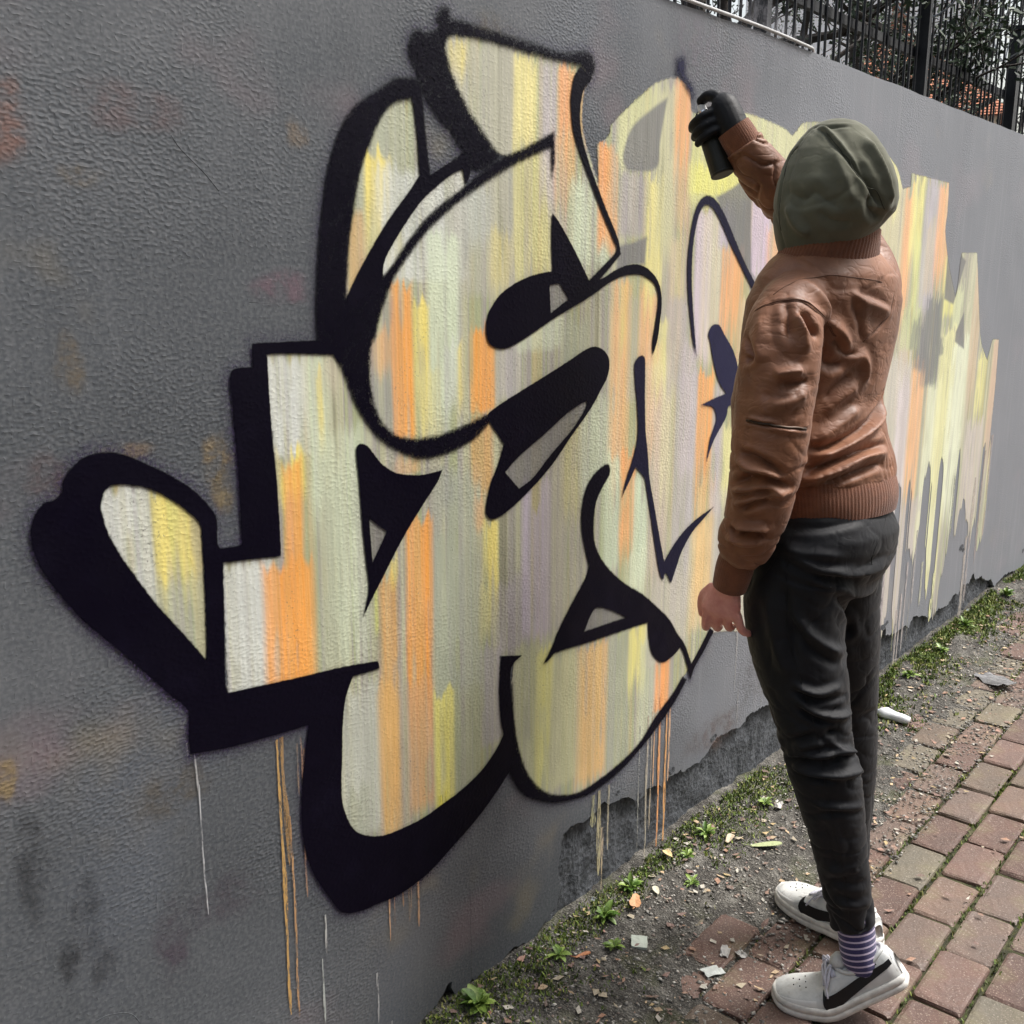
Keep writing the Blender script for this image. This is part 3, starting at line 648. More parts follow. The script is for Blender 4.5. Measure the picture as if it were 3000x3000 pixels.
def core_material():
    m = NT("bare_wall_core")
    c = m.ramp(m.noise(26, 5, 0.65), [(0.3, lin((54, 57, 61))), (0.55, lin((74, 77, 82))), (0.8, lin((96, 99, 103)))])
    c = m.mix(m.math('MULTIPLY', m.maprange(m.voronoi(60), 0.0, 0.35, 1, 0), 0.4), c, lin((40, 41, 44)))
    m.color(c).rough(0.85)
    h = m.math('MULTIPLY_ADD', m.noise(60, 5, 0.7), 1.0, m.math('MULTIPLY', m.voronoi(75), 0.5))
    m.normal(m.bump(h, 0.65, 0.010))
    return m.mat
M_CORE = core_material()

wall_root = empty("painted_wall", (2.5, 0.14, 0.0))
tag(wall_root, "long grey rendered wall with a large unfinished graffiti piece in black, orange and yellow", "wall")
def on_wall(o):
    o.parent = wall_root
    o.matrix_parent_inverse = Matrix.Translation((-2.5, -0.14, 0.0))
    return o

# lower edge of the render coat: whole on the left, broken away above a bare band on the right
edge = [(-4.0, -0.05), (0.3, -0.04), (0.8, -0.02), (1.02, 0.008), (1.06, 0.03), (1.10, 0.012), (1.20, 0.03), (1.27, 0.022), (1.30, 0.06), (1.33, 0.085), (1.355, 0.03), (1.40, 0.045),
        (1.47, 0.03), (1.53, 0.05), (1.60, 0.035), (1.655, 0.06), (1.69, 0.075), (1.700, 0.109), (1.693, 0.160), (1.702, 0.215), (1.712, 0.249), (1.75, 0.252), (1.79, 0.243), (1.827, 0.247), (1.87, 0.255), (1.90, 0.240),
        (1.936, 0.242), (1.965, 0.236), (1.985, 0.216), (2.037, 0.197), (2.06, 0.212), (2.085, 0.213), (2.143, 0.190), (2.165, 0.206), (2.20, 0.210), (2.249, 0.193), (2.29, 0.196), (2.33, 0.190), (2.374, 0.204), (2.42, 0.228),
        (2.47, 0.222), (2.551, 0.215), (2.63, 0.233), (2.72, 0.226), (2.80, 0.205), (2.93, 0.222), (3.02, 0.213), (3.15, 0.228), (3.26, 0.205), (3.40, 0.220), (3.52, 0.195), (3.621, 0.196), (3.69, 0.215), (3.70, 0.185),
        (3.791, 0.160), (3.90, 0.165), (3.953, 0.146), (3.989, 0.178), (4.06, 0.165), (4.12, 0.15), (4.205, 0.118), (4.30, 0.135), (4.42, 0.120), (4.50, 0.150), (4.56, 0.135), (4.62, 0.165), (4.70, 0.155), (4.76, 0.185), (4.80, 0.150), (4.90, 0.140), (4.98, 0.10), (5.063, 0.092), (5.10, 0.06), (5.132, 0.039), (5.3, 0.06), (5.6, 0.03), (6.0, 0.05), (7.0, 0.03), (12.0, -0.04)]
rr = random.Random(3)
path = []
for (a, b), (c, d) in zip(edge[:-1], edge[1:]):
    n = max(1, int(math.hypot(c - a, d - b) / 0.011)) if 1.0 < a < 5.4 else 1
    for i in range(n):
        t = i / n
        j = 0.0050 if n > 1 else 0
        path.append((a + (c - a) * t + rr.uniform(-j, j), b + (d - b) * t + rr.uniform(-j, j)))
path.append(edge[-1])
topline = [(12.0, WALL_TOP)]
x = 11.6
while x > -3.9:
    topline.append((x, WALL_TOP + 0.006 * mnoise.noise((x * 2.1, 0.3, 0)) + 0.003 * mnoise.noise((x * 9.0, 2.3, 0))))
    x -= 0.06 if 0.5 < x < 6 else 0.4
topline.append((-4.0, WALL_TOP))
poly = path + topline
bm = bmesh.new()
vs = [bm.verts.new((px, 0.0, pz)) for px, pz in poly]
f = bm.faces.new(vs)
if f.normal.y > 0: f.normal_flip()
r = bmesh.ops.extrude_face_region(bm, geom=[f])
bmesh.ops.translate(bm, vec=(0, 0.016, 0), verts=[v for v in r['geom'] if isinstance(v, bmesh.types.BMVert)])
bmesh.ops.recalc_face_normals(bm, faces=bm.faces)
bmesh.ops.triangulate(bm, faces=[q for q in bm.faces if len(q.verts) > 4])
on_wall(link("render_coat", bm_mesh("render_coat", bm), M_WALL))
# core of the wall behind the coat, its bare foot uneven
nx, nz = 420, 34
xs = np.concatenate([np.linspace(-4, 1.6, 20)[:-1], np.linspace(1.6, 5.4, nx), np.linspace(5.4, 12, 20)[1:]])
zs = np.concatenate([np.linspace(-0.12, 0.4, nz), np.array([1.0, WALL_TOP - 0.012])])
V = []
for z in zs:
    for x in xs:
        d = 0.0
        if z < 0.39 and 1.55 < x < 5.5:
            d = 0.006 * mnoise.fractal((x * 18, z * 18, 1.0), 0.7, 2.1, 4) + 0.004 * mnoise.noise((x * 60, z * 60, 4))
        V.append((x, 0.0185 + max(d, -0.012) * (1 if z < 0.3 else 0.3), z))
n = len(xs)
Fq = [(i * n + j, i * n + j + 1, (i + 1) * n + j + 1, (i + 1) * n + j) for i in range(len(zs) - 1) for j in range(n - 1)]
on_wall(link("bare_core", np_mesh("bare_core", V, Fq, True), M_CORE))
bm = bmesh.new(); box_bm(bm, -4, 12, 0.034, 0.26, -0.12, WALL_TOP - 0.010)
on_wall(link("wall_body", bm_mesh("wall_body", bm), M_CORE))
# broken render crumbs leaning at the foot of the wall are part of the coat
cr = Parts(); rr = random.Random(11)
for i in range(46):
    x = rr.uniform(1.0, 2.5) if i < 30 else rr.uniform(2.5, 5.2)
    w, h, t = rr.uniform(0.012, 0.05), rr.uniform(0.012, 0.035), rr.uniform(0.005, 0.010)
    pts = [(-w / 2, 0), (w / 2 * rr.uniform(.5, 1), 0), (w / 2, h * rr.uniform(.3, .8)), (w * rr.uniform(-.2, .2), h), (-w / 2 * rr.uniform(.6, 1), h * rr.uniform(.4, .9))]
    a = rr.uniform(0.15, 0.5); y0 = -rr.uniform(0.006, 0.02)
    Vv = [(x + p, y0 + q * math.sin(a) * 0.6 - 0.004, q * math.cos(a) + 0.002) for p, q in pts] + [(x + p, y0 + q * math.sin(a) * 0.6 - 0.004 + t, q * math.cos(a) + 0.002) for p, q in pts]
    cr.add(Vv, [(4, 3, 2, 1, 0), (5, 6, 7, 8, 9)] + [(k, (k + 1) % 5, 5 + (k + 1) % 5, 5 + k) for k in range(5)])
crumbs = on_wall(link("render_crumbs", cr.mesh("render_crumbs"), simple("pale_render_edge", lin((128, 134, 136)), 0.9, 0.2, 60, 0.5, 90)))
tag(crumbs, kind="stuff")

# ------------------------------------------------------------------ graffiti: paint films on the render coat
def outline_pts(P, n=5):
    """closed curve through the points, corners where flagged"""
    m = len(P); out = []
    Q = [np.array(q[:2], float) / 1000.0 for q in P]; cor = [len(q) > 2 for q in P]
    for i in range(m):
        p1, p2 = Q[i], Q[(i + 1) % m]
        m1 = (p2 - p1) if cor[i] else (p2 - Q[i - 1]) / 2
        m2 = (p2 - p1) if cor[(i + 1) % m] else (Q[(i + 2) % m] - p1) / 2
        L = np.linalg.norm(p2 - p1)
        for v in (m1, m2):
            k = np.linalg.norm(v)
            if k > 1.3 * L: v *= 1.3 * L / k
        if cor[i] and cor[(i + 1) % m]:
            out.append(p1); continue
        for j in range(n):
            t = j / n
            out.append((2 * t ** 3 - 3 * t ** 2 + 1) * p1 + (t ** 3 - 2 * t ** 2 + t) * m1 + (3 * t ** 2 - 2 * t ** 3) * p2 + (t ** 3 - t ** 2) * m2)
    return np.array(out)

gx = [0.45]
while gx[-1] < 5.15:
    gx.append(gx[-1] + 0.0024 * max(1.0, (gx[-1] + 0.35) / 1.35))
GX = np.array(gx); GZ = np.arange(0.10, 2.02, 0.0028)
NX, NZ = len(GX), len(GZ)
MARGIN = 0.06
def sdf(P):
    d = np.full((NZ, NX), MARGIN); ins = np.zeros((NZ, NX), bool)
    n = len(P)
    for i in range(n):
        a, b = P[i], P[(i + 1) % n]
        i0, i1 = np.searchsorted(GX, [min(a[0], b[0]) - MARGIN, max(a[0], b[0]) + MARGIN])
        k0, k1 = np.searchsorted(GZ, [min(a[1], b[1]) - MARGIN, max(a[1], b[1]) + MARGIN])
        if i1 > i0 and k1 > k0:
            X = GX[None, i0:i1] - a[0]; Z = GZ[k0:k1, None] - a[1]
            e = b - a; L = e @ e + 1e-12
            t = np.clip((X * e[0] + Z * e[1]) / L, 0, 1)
            q = np.sqrt((X - t * e[0]) ** 2 + (Z - t * e[1]) ** 2)
            np.minimum(d[k0:k1, i0:i1], q, out=d[k0:k1, i0:i1])
        if a[1] != b[1]:
            lo, hi = sorted((a[1], b[1]))
            k0, k1 = np.searchsorted(GZ, [lo, hi])
            for k in range(k0, k1):
                xi = a[0] + (GZ[k] - a[1]) / (b[1] - a[1]) * (b[0] - a[0])
                ins[k, :np.searchsorted(GX, xi)] ^= True
    return np.where(ins, -d, d)

def smooth01(v, a, b):
    t = np.clip((v - a) / (b - a), 0, 1); return t * t * (3 - 2 * t)

def vnoise(u, seed):
    """1-D value noise"""
    r = np.random.default_rng(seed).random(4096)
    i = np.floor(u).astype(int); t = u - i; t = t * t * (3 - 2 * t)
    return r[i % 4096] * (1 - t) + r[(i + 1) % 4096] * t

def vnoise2(u, v, seed):
    r = np.random.default_rng(seed).random((256, 256))
    iu, iv = np.floor(u).astype(int), np.floor(v).astype(int)
    tu, tv = u - iu, v - iv
    tu = tu * tu * (3 - 2 * tu); tv = tv * tv * (3 - 2 * tv)
    g = lambda a, b: r[a % 256, b % 256]
    return (g(iu, iv) * (1 - tu) + g(iu + 1, iv) * tu) * (1 - tv) + (g(iu, iv + 1) * (1 - tu) + g(iu + 1, iv + 1) * tu) * tv

XX, ZZ = np.meshgrid(GX, GZ)
sd_black = np.full((NZ, NX), MARGIN); soft = np.zeros((NZ, NX)); tone = np.zeros((NZ, NX))
for nm, P, sf, tn in BLACK:
    s = sdf(outline_pts(P))
    upd = s < sd_black
    soft = np.where(upd, sf, soft); tone = np.where(upd, tn, tone)
    sd_black = np.minimum(sd_black, s)
for P in HOLES:
    sd_black = np.maximum(sd_black, -sdf(outline_pts(P)))
sd_fill = np.full((NZ, NX), MARGIN)
for P in FILL:
    sd_fill = np.minimum(sd_fill, sdf(outline_pts(P)))
# the far letters fade out downwards in ragged strokes
rag = smooth01(XX, 2.5, 3.1) * smooth01(0.95 - ZZ, 0.0, 0.30)
sd_fill = np.clip(sd_fill + rag * ((vnoise(XX * 26, 61) - 0.35) * 0.16 + (vnoise(XX * 90, 62) - 0.5) * 0.06), -MARGIN, MARGIN)
# streaky ground coat of the letters
pal = [lin(c) for c in ((166, 162, 118), (186, 172, 124), (164, 172, 130), (156, 150, 146), (190, 190, 154), (140, 138, 112))]
u = vnoise(XX * 38, 1) * 3.0 + vnoise(XX * 120, 2) * 2.4 + vnoise2(XX * 30, ZZ * 3, 3) * 1.4 - 0.6
u = np.clip(u, 0, len(pal) - 1.001); iu = u.astype(int); tu = (u - iu)[..., None]
P0 = np.array(pal)
colr = P0[iu] * (1 - tu) + P0[iu + 1] * tu
XXa, ZZa = XX, ZZ
for k, (x0, x1, zt, zb, c, al, e, fd) in enumerate(STRIPES):
    w = x1 - x0; es = 0.0034 * e * (1 + max(0, x0 - 1.5) * 0.6)
    i0, i1 = np.searchsorted(GX, [x0 - es - 0.01, x1 + es + 0.01]); k0, k1 = np.searchsorted(GZ, [zb - 0.06 - 0.5 * fd * (zt - zb), zt + 0.03])
    if i1 <= i0 or k1 <= k0: continue
    XX, ZZ = XXa[k0:k1, i0:i1], ZZa[k0:k1, i0:i1]
    wob = (vnoise(ZZ * 6 + k * 17, 50 + k) - 0.5) * 0.006
    a = smooth01(XX + wob, x0 - es, x0 + es) * (1 - smooth01(XX + wob, x1 - es, x1 + es))
    jt = (vnoise(XX * 160 + 31 * k, 90 + k) - 0.5) * 0.034 * (1 + 1.2 * (x0 > 2.6))
    a *= 1 - smooth01(ZZ + jt, zt - 0.004 * e - 0.004, zt + 0.004)
    h = zt - zb
    jb = vnoise(XX * 130 + 7 * k, 190 + k)
    fade = max(fd, 0.04) * h
    a *= smooth01(ZZ + (jb - 0.5) * fade * 0.9, zb - 0.01, zb + fade)
    st = 0.50 + 0.40 * vnoise2(XX * 190 + k, ZZ * 4, 300 + k) + 0.22 * vnoise2(XX * 55 + k, ZZ * 2, 500 + k) - 0.40 * smooth01(vnoise2(XX * 80 + 3 * k, ZZ * 9, 400 + k), .68, .9)
    a = (a * al * np.clip(st, 0, 1))[..., None]
    colr[k0:k1, i0:i1] = colr[k0:k1, i0:i1] * (1 - a) + np.array(lin(c)) * a
XX, ZZ = XXa, ZZa
gcol = np.array(lin((104, 104, 108)))
for P in GREY:
    s = sdf(outline_pts(P))
    a = (1 - smooth01(s, -0.004, 0.008))[..., None] * 0.9
    colr = colr * (1 - a) + gcol * a
for P in HOLES[1:]:
    s = sdf(outline_pts(P))
    a = (1 - smooth01(s, 0.004, 0.010))[..., None] * 0.85
    colr = colr * (1 - a) + np.array(lin((108, 106, 104))) * a
# blotches and faint speckle from spraying
colr *= (0.94 + 0.12 * vnoise2(XX * 60, ZZ * 22, 5))[..., None]

def film(name, mask, y, attrs, mat):
    """quads of the paint grid whose corners all carry paint"""
    idx = -np.ones((NZ, NX), int)
    q = mask[:-1, :-1] | mask[1:, :-1] | mask[:-1, 1:] | mask[1:, 1:]
    use = np.zeros((NZ, NX), bool)
    use[:-1, :-1] |= q; use[1:, :-1] |= q; use[:-1, 1:] |= q; use[1:, 1:] |= q
    idx[use] = np.arange(use.sum())
    V = np.stack([XX[use], np.full(use.sum(), y), ZZ[use]], 1)
    Fq = np.stack([idx[:-1, :-1][q], idx[:-1, 1:][q], idx[1:, 1:][q], idx[1:, :-1][q]], 1)
    me = np_mesh(name, V, Fq)
    for an, arr in attrs.items():
        if arr.ndim == 2:
            at = me.attributes.new(an, 'FLOAT', 'POINT'); at.data.foreach_set('value', arr[use].astype(np.float32))
        else:
            at = me.attributes.new(an, 'FLOAT_COLOR', 'POINT')
            at.data.foreach_set('color', np.concatenate([arr[use], np.ones((use.sum(), 1))], 1).astype(np.float32).ravel())
    return on_wall(link(name, me, mat))

def fill_material():
    m = NT("sprayed_fill")
    c = m.attr('paint', 'Color')
    pit = m.maprange(m.noise(230, 2, 0.6), 0.60, 0.74)
    thin = m.maprange(m.noise(1.0, 2, 0.5, m.mapping((9, 1, 3))), 0.4, 0.65)
    c = m.mix(m.math('MULTIPLY', m.math('MULTIPLY', pit, thin), 0.7), c, lin((84, 84, 80)))
    c = m.mix(0.12, c, m.ramp(m.noise(1.0, 3, 0.6, m.mapping((260, 1, 7))), [(0.3, lin((120, 120, 112))), (0.7, lin((240, 238, 226)))]))
    m.color(c).rough(0.55)
    m.b.inputs['Specular IOR Level'].default_value = 0.35
    sd = m.math('ADD', m.attr('sd'), m.math('MULTIPLY', m.math('SUBTRACT', m.noise(90, 2), 0.5), 0.008))
    m.alpha(m.maprange(sd, -0.004, 0.004, 1.0, 0.0))
    m.normal(plaster_relief(m, 0.62))
    return m.mat

def black_material():
    m = NT("sprayed_black_outline")
    tn = m.attr('tone')
    c = m.mix(tn, lin((9, 6, 20)), lin((56, 56, 86)))
    c = m.mix(m.math('MULTIPLY', m.maprange(m.noise(14, 3), 0.5, 0.8), 0.3), c, lin((24, 20, 38)))
    m.color(c).rough(m.maprange(m.noise(9, 2), 0.3, 0.7, 0.42, 0.62))
    m.b.inputs['Specular IOR Level'].default_value = 0.07
    sf = m.attr('soft')
    jit = m.math('MULTIPLY', m.math('SUBTRACT', m.noise(170, 3, 0.65), 0.5), m.math('MULTIPLY_ADD', sf, 1.6, 0.0032))
    sd = m.math('ADD', m.attr('sd'), jit)
    core = m.maprange(sd, m.math('MULTIPLY_ADD', sf, -1.0, -0.0016), m.math('MULTIPLY_ADD', sf, 1.0, 0.0016), 1.0, 0.0)
    # dry, thin passes where the wall grain stays visible
    grain = m.maprange(m.noise(210, 2, 0.6), 0.50, 0.66)
    dry = m.math('MULTIPLY', grain, m.maprange(sf, 0.0015, 0.006, 0.0, 0.62))
    core = m.math('MULTIPLY', core, m.math('SUBTRACT', 1.0, dry))
    # overspray mist
    mist = m.maprange(m.attr('sd'), 0.0, 0.034, 1.0, 0.0)
    mist = m.math('MULTIPLY', m.math('MULTIPLY', mist, mist), m.math('MULTIPLY', m.maprange(m.noise(260, 2, 0.7), 0.42, 0.62), m.attr('halo')))
    m.alpha(m.math('MAXIMUM', core, mist))
    m.color(m.mix(m.maprange(core, 0.0, 0.35), lin((66, 56, 86)), c))
    m.normal(plaster_relief(m, 0.42))
    return m.mat

fill_mask = (sd_fill < 0.008) & (sd_black > -0.006)
film("graffiti_fill", fill_mask, -0.0012, {'sd': sd_fill, 'paint': colr}, fill_material())
halo = np.where(sd_fill > 0.006, 0.60 - 0.25 * tone, 0.10) * (0.4 + 1.1 * vnoise2(XX * 7, ZZ * 7, 77))
film("graffiti_outline", (sd_black < 0.006) | ((sd_black < 0.036) & (halo > 0.12)), -0.0030, {'sd': sd_black, 'soft': soft, 'tone': tone, 'halo': np.clip(halo, 0, 1)}, black_material())

# runs of paint below the letters
drip_mats = {}
def drip_mat(c, al):
    key = (c, al)
    if key not in drip_mats:
        m = NT("paint_run"); m.color(lin(c)).rough(0.4)
        n = m.noise(1.0, 3, 0.6, m.mapping((160, 1, 26)))
        m.alpha(m.math('MULTIPLY', m.maprange(n, 0.34, 0.56, 0.15, 1.0), al)); m.normal(plaster_relief(m, 0.5))
        drip_mats[key] = m.mat
    return drip_mats[key]
for i, (x, zt, zb, w, c, al) in enumerate(DRIPS):
    V, Fs = [], []
    n = max(6, int((zt - zb) / 0.02))
    for k in range(n + 1):
        t = k / n; z = zt + (zb - zt) * t
        ww = max(w * 1.35, 0.0026) * (0.75 + 0.75 * mnoise.noise((i * 3.1, z * 9, 0))) * (1 if t < 0.93 else 1.25 * (1.02 - t) / 0.09)
        ww = max(ww, 0.0006)
        xc = x + 0.0045 * mnoise.noise((i * 1.7, z * 5, 3)) + 0.0012 * mnoise.noise((i * 1.7, z * 40, 3))
        V += [(xc - ww / 2, -0.0022, z), (xc + ww / 2, -0.0022, z)]
        if k: Fs.append((2 * k - 2, 2 * k - 1, 2 * k + 1, 2 * k))
    on_wall(link("paint_run", py_mesh("paint_run", V, Fs), drip_mat(c, al)))

# ghosts of older paint and a few scuffs showing in the render coat
def patch(name, x, z, rx, rz, c, al, seed, soft=1.0):
    n, k = 36, 6; V = [(x, -0.0007, z)]; W = [1.0]; Fs = []
    for i in range(1, k + 1):
        for j in range(n):
            a = 2 * math.pi * j / n; r = i / k * (1 + 0.35 * mnoise.noise((math.cos(a) * 1.4, math.sin(a) * 1.4, seed)))
            V.append((x + rx * r * math.cos(a), -0.0007, z + rz * r * math.sin(a))); W.append((1 - i / k) ** soft)
    for j in range(n): Fs.append((0, 1 + (j + 1) % n, 1 + j))
    for i in range(k - 1):
        for j in range(n):
            a, b = 1 + i * n + j, 1 + i * n + (j + 1) % n; Fs.append((a, b, b + n, a + n))
    me = py_mesh(name, V, Fs); at = me.attributes.new('w', 'FLOAT', 'POINT'); at.data.foreach_set('value', np.array(W, np.float32))
    m = NT("old_paint"); m.color(lin(c)).rough(0.6)
    nz = m.maprange(m.noise(26, 4, 0.65), 0.40, 0.62, 0.15, 1.0)
    m.alpha(m.math('MULTIPLY', m.math('MULTIPLY', m.maprange(m.attr('w'), 0.0, 0.6), nz), al)); m.normal(plaster_relief(m, 1.0))
    return on_wall(link(name, me, m.mat))
for i, (x, z, rx, rz, c, al) in enumerate(PATCHES):
    patch("old_paint_patch", x, z, rx, rz, c, al, i * 3.7)
def scuff(pts, r):
    V, Fs = tube(catmull([(x, 0.0004, z) for x, z in pts], 5), r, 6)
    on_wall(link("scuff", py_mesh("scuff", V, Fs, True), M_WALL))
for pts, r in SCUFFS: scuff(pts, r)

# small chips broken out of the render coat
for i, (x, z, r) in enumerate(((4.535, 0.352, 0.022), (4.57, 0.335, 0.014), (3.66, 0.225, 0.020), (3.70, 0.232, 0.012), (2.03, 0.215, 0.010), (2.18, 0.222, 0.012), (2.40, 0.236, 0.014), (5.6, 0.12, 0.02), (1.93, 0.262, 0.009))):
    rc = random.Random(i); n = 11; V = [(x, -0.0016, z)]
    for j in range(n):
        a = 2 * math.pi * j / n; q = r * rc.uniform(.55, 1.1); V.append((x + q * math.cos(a) * 1.3, -0.0016, z + q * math.sin(a) * .8))
    on_wall(link("chip", py_mesh("chip", V, [(0, 1 + (j + 1) % n, 1 + j) for j in range(n)]), M_CORE))
# ------------------------------------------------------------------ ground, pavement, verge
def soil_material():
    m = NT("damp_soil")
    c = m.ramp(m.noise(22, 5, 0.65), [(0.25, lin((40, 38, 35))), (0.5, lin((74, 71, 66))), (0.75, lin((128, 125, 118)))])
    c = m.mix(m.math('MULTIPLY', m.maprange(m.noise(7, 3), 0.52, 0.66), 0.5), c, lin((78, 82, 50)))
    c = m.mix(m.math('MULTIPLY', m.maprange(m.noise(140, 3, 0.6), 0.55, 0.7), 0.6), c, lin((150, 146, 138)))
    m.color(c).rough(0.9)
    m.normal(m.bump(m.math('ADD', m.noise(120, 4, 0.7), m.math('MULTIPLY', m.voronoi(170), 0.7)), 0.8, 0.01))
    return m.mat
M_SOIL = soil_material()
bm = bmesh.new()
vs = [bm.verts.new(p) for p in ((-900, -900, -0.06), (1500, -900, -0.06), (1500, 900, -0.06), (-900, 900, -0.06))]
bm.faces.new(vs)
tag(link("ground", bm_mesh("ground", bm), M_SOIL), kind="structure")

PX, PY = 0.206, 0.1115                      # paver pitch along and across the courses
Y0 = -0.142                                 # first joint line nearest the wall
def soil_h(x, y):
    """earth banked against the wall, thinning out over the first courses"""
    b = 0.034 + 0.10 * (y + 0.0)            # falls away from the wall
    b += 0.020 * mnoise.noise((x * 2.3, y * 3.1, 0.4)) + 0.009 * mnoise.noise((x * 9, y * 9, 2.0)) + 0.005 * mnoise.noise((x * 31, y * 31, 5.0)) + 0.0022 * mnoise.noise((x * 85, y * 85, 8.0))
    if x < 1.9: b += 0.012 * (1.9 - x)
    if x > 2.4: b -= 0.006 * min(x - 2.4, 1.6)
    return max(b, -0.014)

def joint_material():
    m = NT("mossy_joint")
    c = m.ramp(m.noise(30, 4, 0.6), [(0.3, lin((44, 42, 32))), (0.55, lin((72, 74, 44))), (0.8, lin((110, 104, 80)))])
    m.color(c).rough(0.95).normal(m.bump(m.noise(150, 4, 0.7), 0.9, 0.01))
    return m.mat
pave = link("brick_pavement", None) if False else None
nx, ny = 60, 30
xs = np.linspace(-4, 14, nx); ys = np.linspace(-4.2, -0.12, ny)
V = [(x, y, -0.011) for y in ys for x in xs]
Fq = [(i * nx + j, i * nx + j + 1, (i + 1) * nx + j + 1, (i + 1) * nx + j) for i in range(ny - 1) for j in range(nx - 1)]
pave = tag(link("pavement", np_mesh("pavement", V, Fq), joint_material()), kind="structure")

def brick_material():
    m = NT("paving_brick")
    oi = m.n.new("ShaderNodeObjectInfo"); rnd = oi.outputs['Random']
    at = m.attr('tint')
    r = m.math('FRACT', m.math('ADD', rnd, at))
    base = m.ramp(r, [(0.0, lin((109, 88, 81))), (0.14, lin((122, 101, 94))), (0.28, lin((102, 83, 77))), (0.42, lin((117, 103, 96))), (0.54, lin((125, 107, 97))), (0.66, lin((109, 98, 88))), (0.78, lin((122, 117, 101))), (0.90, lin((116, 113, 101)))], 'CONSTANT')
    base = m.mix(0.55, base, m.ramp(m.noise(9, 4, 0.6), [(0.3, lin((96, 86, 78))), (0.7, lin((166, 150, 138)))]), 'OVERLAY')
    moss = m.maprange(m.noise(6, 4, 0.62), 0.52, 0.70)
    base = m.mix(m.math('MULTIPLY', moss, 0.6), base, lin((112, 108, 84)))
    base = m.mix(m.math('MULTIPLY', m.maprange(m.noise(260, 2, 0.6), 0.56, 0.72), 0.45), base, lin((190, 176, 160)))
    base = m.mix(m.math('MULTIPLY', m.maprange(m.noise(120, 3, 0.6), 0.60, 0.74), 0.5), base, lin((62, 52, 44)))
    spill = m.maprange(m.noise(4.3, 3, 0.7), 0.655, 0.70)
    base = m.mix(m.math('MULTIPLY', m.math('MULTIPLY', spill, m.maprange(m.noise(55, 3, .7), 0.45, 0.6)), 0.75), base, lin((224, 206, 176)))
    m.color(base).rough(m.maprange(m.noise(14, 3), 0.3, 0.7, 0.5, 0.8))
    m.b.inputs['Specular IOR Level'].default_value = 0.4
    m.normal(m.bump(m.math('ADD', m.noise(70, 4, 0.65), m.math('MULTIPLY', m.noise(16, 2), 0.8)), 0.55, 0.006))
    return m.mat
M_BRICK = brick_material()

def brick_geo(seed):
    """bevelled paver, edges worn and slightly out of true"""
    r = random.Random(seed)
    L, W, h = 0.197 / 2, 0.1035 / 2, 0.045
    bv = 0.0065
    def ring(dx, dy, z, ch):
        return [(-L + dx + ch, -W + dy, z), (L - dx - ch, -W + dy, z), (L - dx, -W + dy + ch, z), (L - dx, W - dy - ch, z), (L - dx - ch, W - dy, z), (-L + dx + ch, W - dy, z), (-L + dx, W - dy - ch, z), (-L + dx, -W + dy + ch, z)]
    V = ring(0, 0, -h, 0.006) + ring(0, 0, -0.007, 0.006) + ring(bv * 0.35, bv * 0.35, -0.0022, 0.008) + ring(bv * 1.3, bv * 1.3, 0, 0.010)
    V = [(x + r.uniform(-.0022, .0022), y + r.uniform(-.0022, .0022), z + (r.uniform(-.0018, .0008) if z > -0.02 else 0)) for x, y, z in V]
    Fs = [(k * 8 + i, k * 8 + (i + 1) % 8, k * 8 + 8 + (i + 1) % 8, k * 8 + 8 + i) for k in range(3) for i in range(8)] + [tuple(range(24, 32))]
    return V, Fs
geos = [brick_geo(100 + i) for i in range(8)]
bmeshes = []
for i, (V, Fs) in enumerate(geos):
    me = py_mesh("brick", V, Fs); me.materials.append(M_BRICK)
    at = me.attributes.new('tint', 'FLOAT', 'POINT'); at.data.foreach_set('value', np.zeros(len(V), np.float32))
    bmeshes.append(me)
rest = Parts(); rest_t = []
rr = random.Random(21)
for j in range(34):
    yc = Y0 - (j + 0.5) * PY
    off = 0.0 if j % 2 else PX / 2
    for i in range(-18, 62):
        xc = i * PX + off + 0.05 + rr.uniform(-.004, .004)
        y = yc + rr.uniform(-.003, .003) + 0.005 * math.sin(xc * 1.3)
        z = rr.uniform(-.003, .003) + 0.006 * mnoise.noise((xc * 1.4, yc * 1.4, 7))
        rot = (rr.uniform(-.016, .016), rr.uniform(-.010, .010), rr.uniform(-.015, .015) + (math.pi if rr.random() < .5 else 0))
        seen = 0.75 < xc < 5.1 and y > -0.91 + 0.253 * (xc - 2.066) - 0.14 and y > -1.5
        if soil_h(xc, y) > 0.012 and soil_h(xc, y - .05) > 0.012 and soil_h(xc + .09, y) > .012 and soil_h(xc - .09, y) > .012: continue
        k = rr.randrange(8)
        if seen:
            o = link("brick", bmeshes[k], None, pave)
            o.location = (xc, y, z); o.rotation_euler = rot
        elif -2.5 < xc < 11:
            M = Matrix.Translation((xc, y, z)) @ Euler(rot).to_matrix().to_4x4()
            rest.add([M @ Vector(v) for v in geos[k][0]], geos[k][1]); rest_t += [rr.random()] * len(geos[k][0])
me = rest.mesh("bricks_beyond"); me.materials.append(M_BRICK)
at = me.attributes.new('tint', 'FLOAT', 'POINT'); at.data.foreach_set('value', np.array(rest_t, np.float32))
tag(link("bricks_beyond", me, None, pave), kind="stuff")

# banked verge
xs = np.concatenate([np.linspace(-4, 0.8, 60)[:-1], np.arange(0.8, 3.6, 0.010), np.arange(3.6, 6.0, 0.022), np.linspace(6.02, 13, 60)])
ys = np.concatenate([np.arange(-0.62, -0.004, 0.0095), np.array([0.004, 0.03])])
V = [(x, y, soil_h(x, y)) for y in ys for x in xs]
n = len(xs)
Fq = [(i * n + j, i * n + j + 1, (i + 1) * n + j + 1, (i + 1) * n + j) for i in range(len(ys) - 1) for j in range(n - 1)]
tag(link("verge", np_mesh("verge", V, Fq, True), M_SOIL), kind="structure")

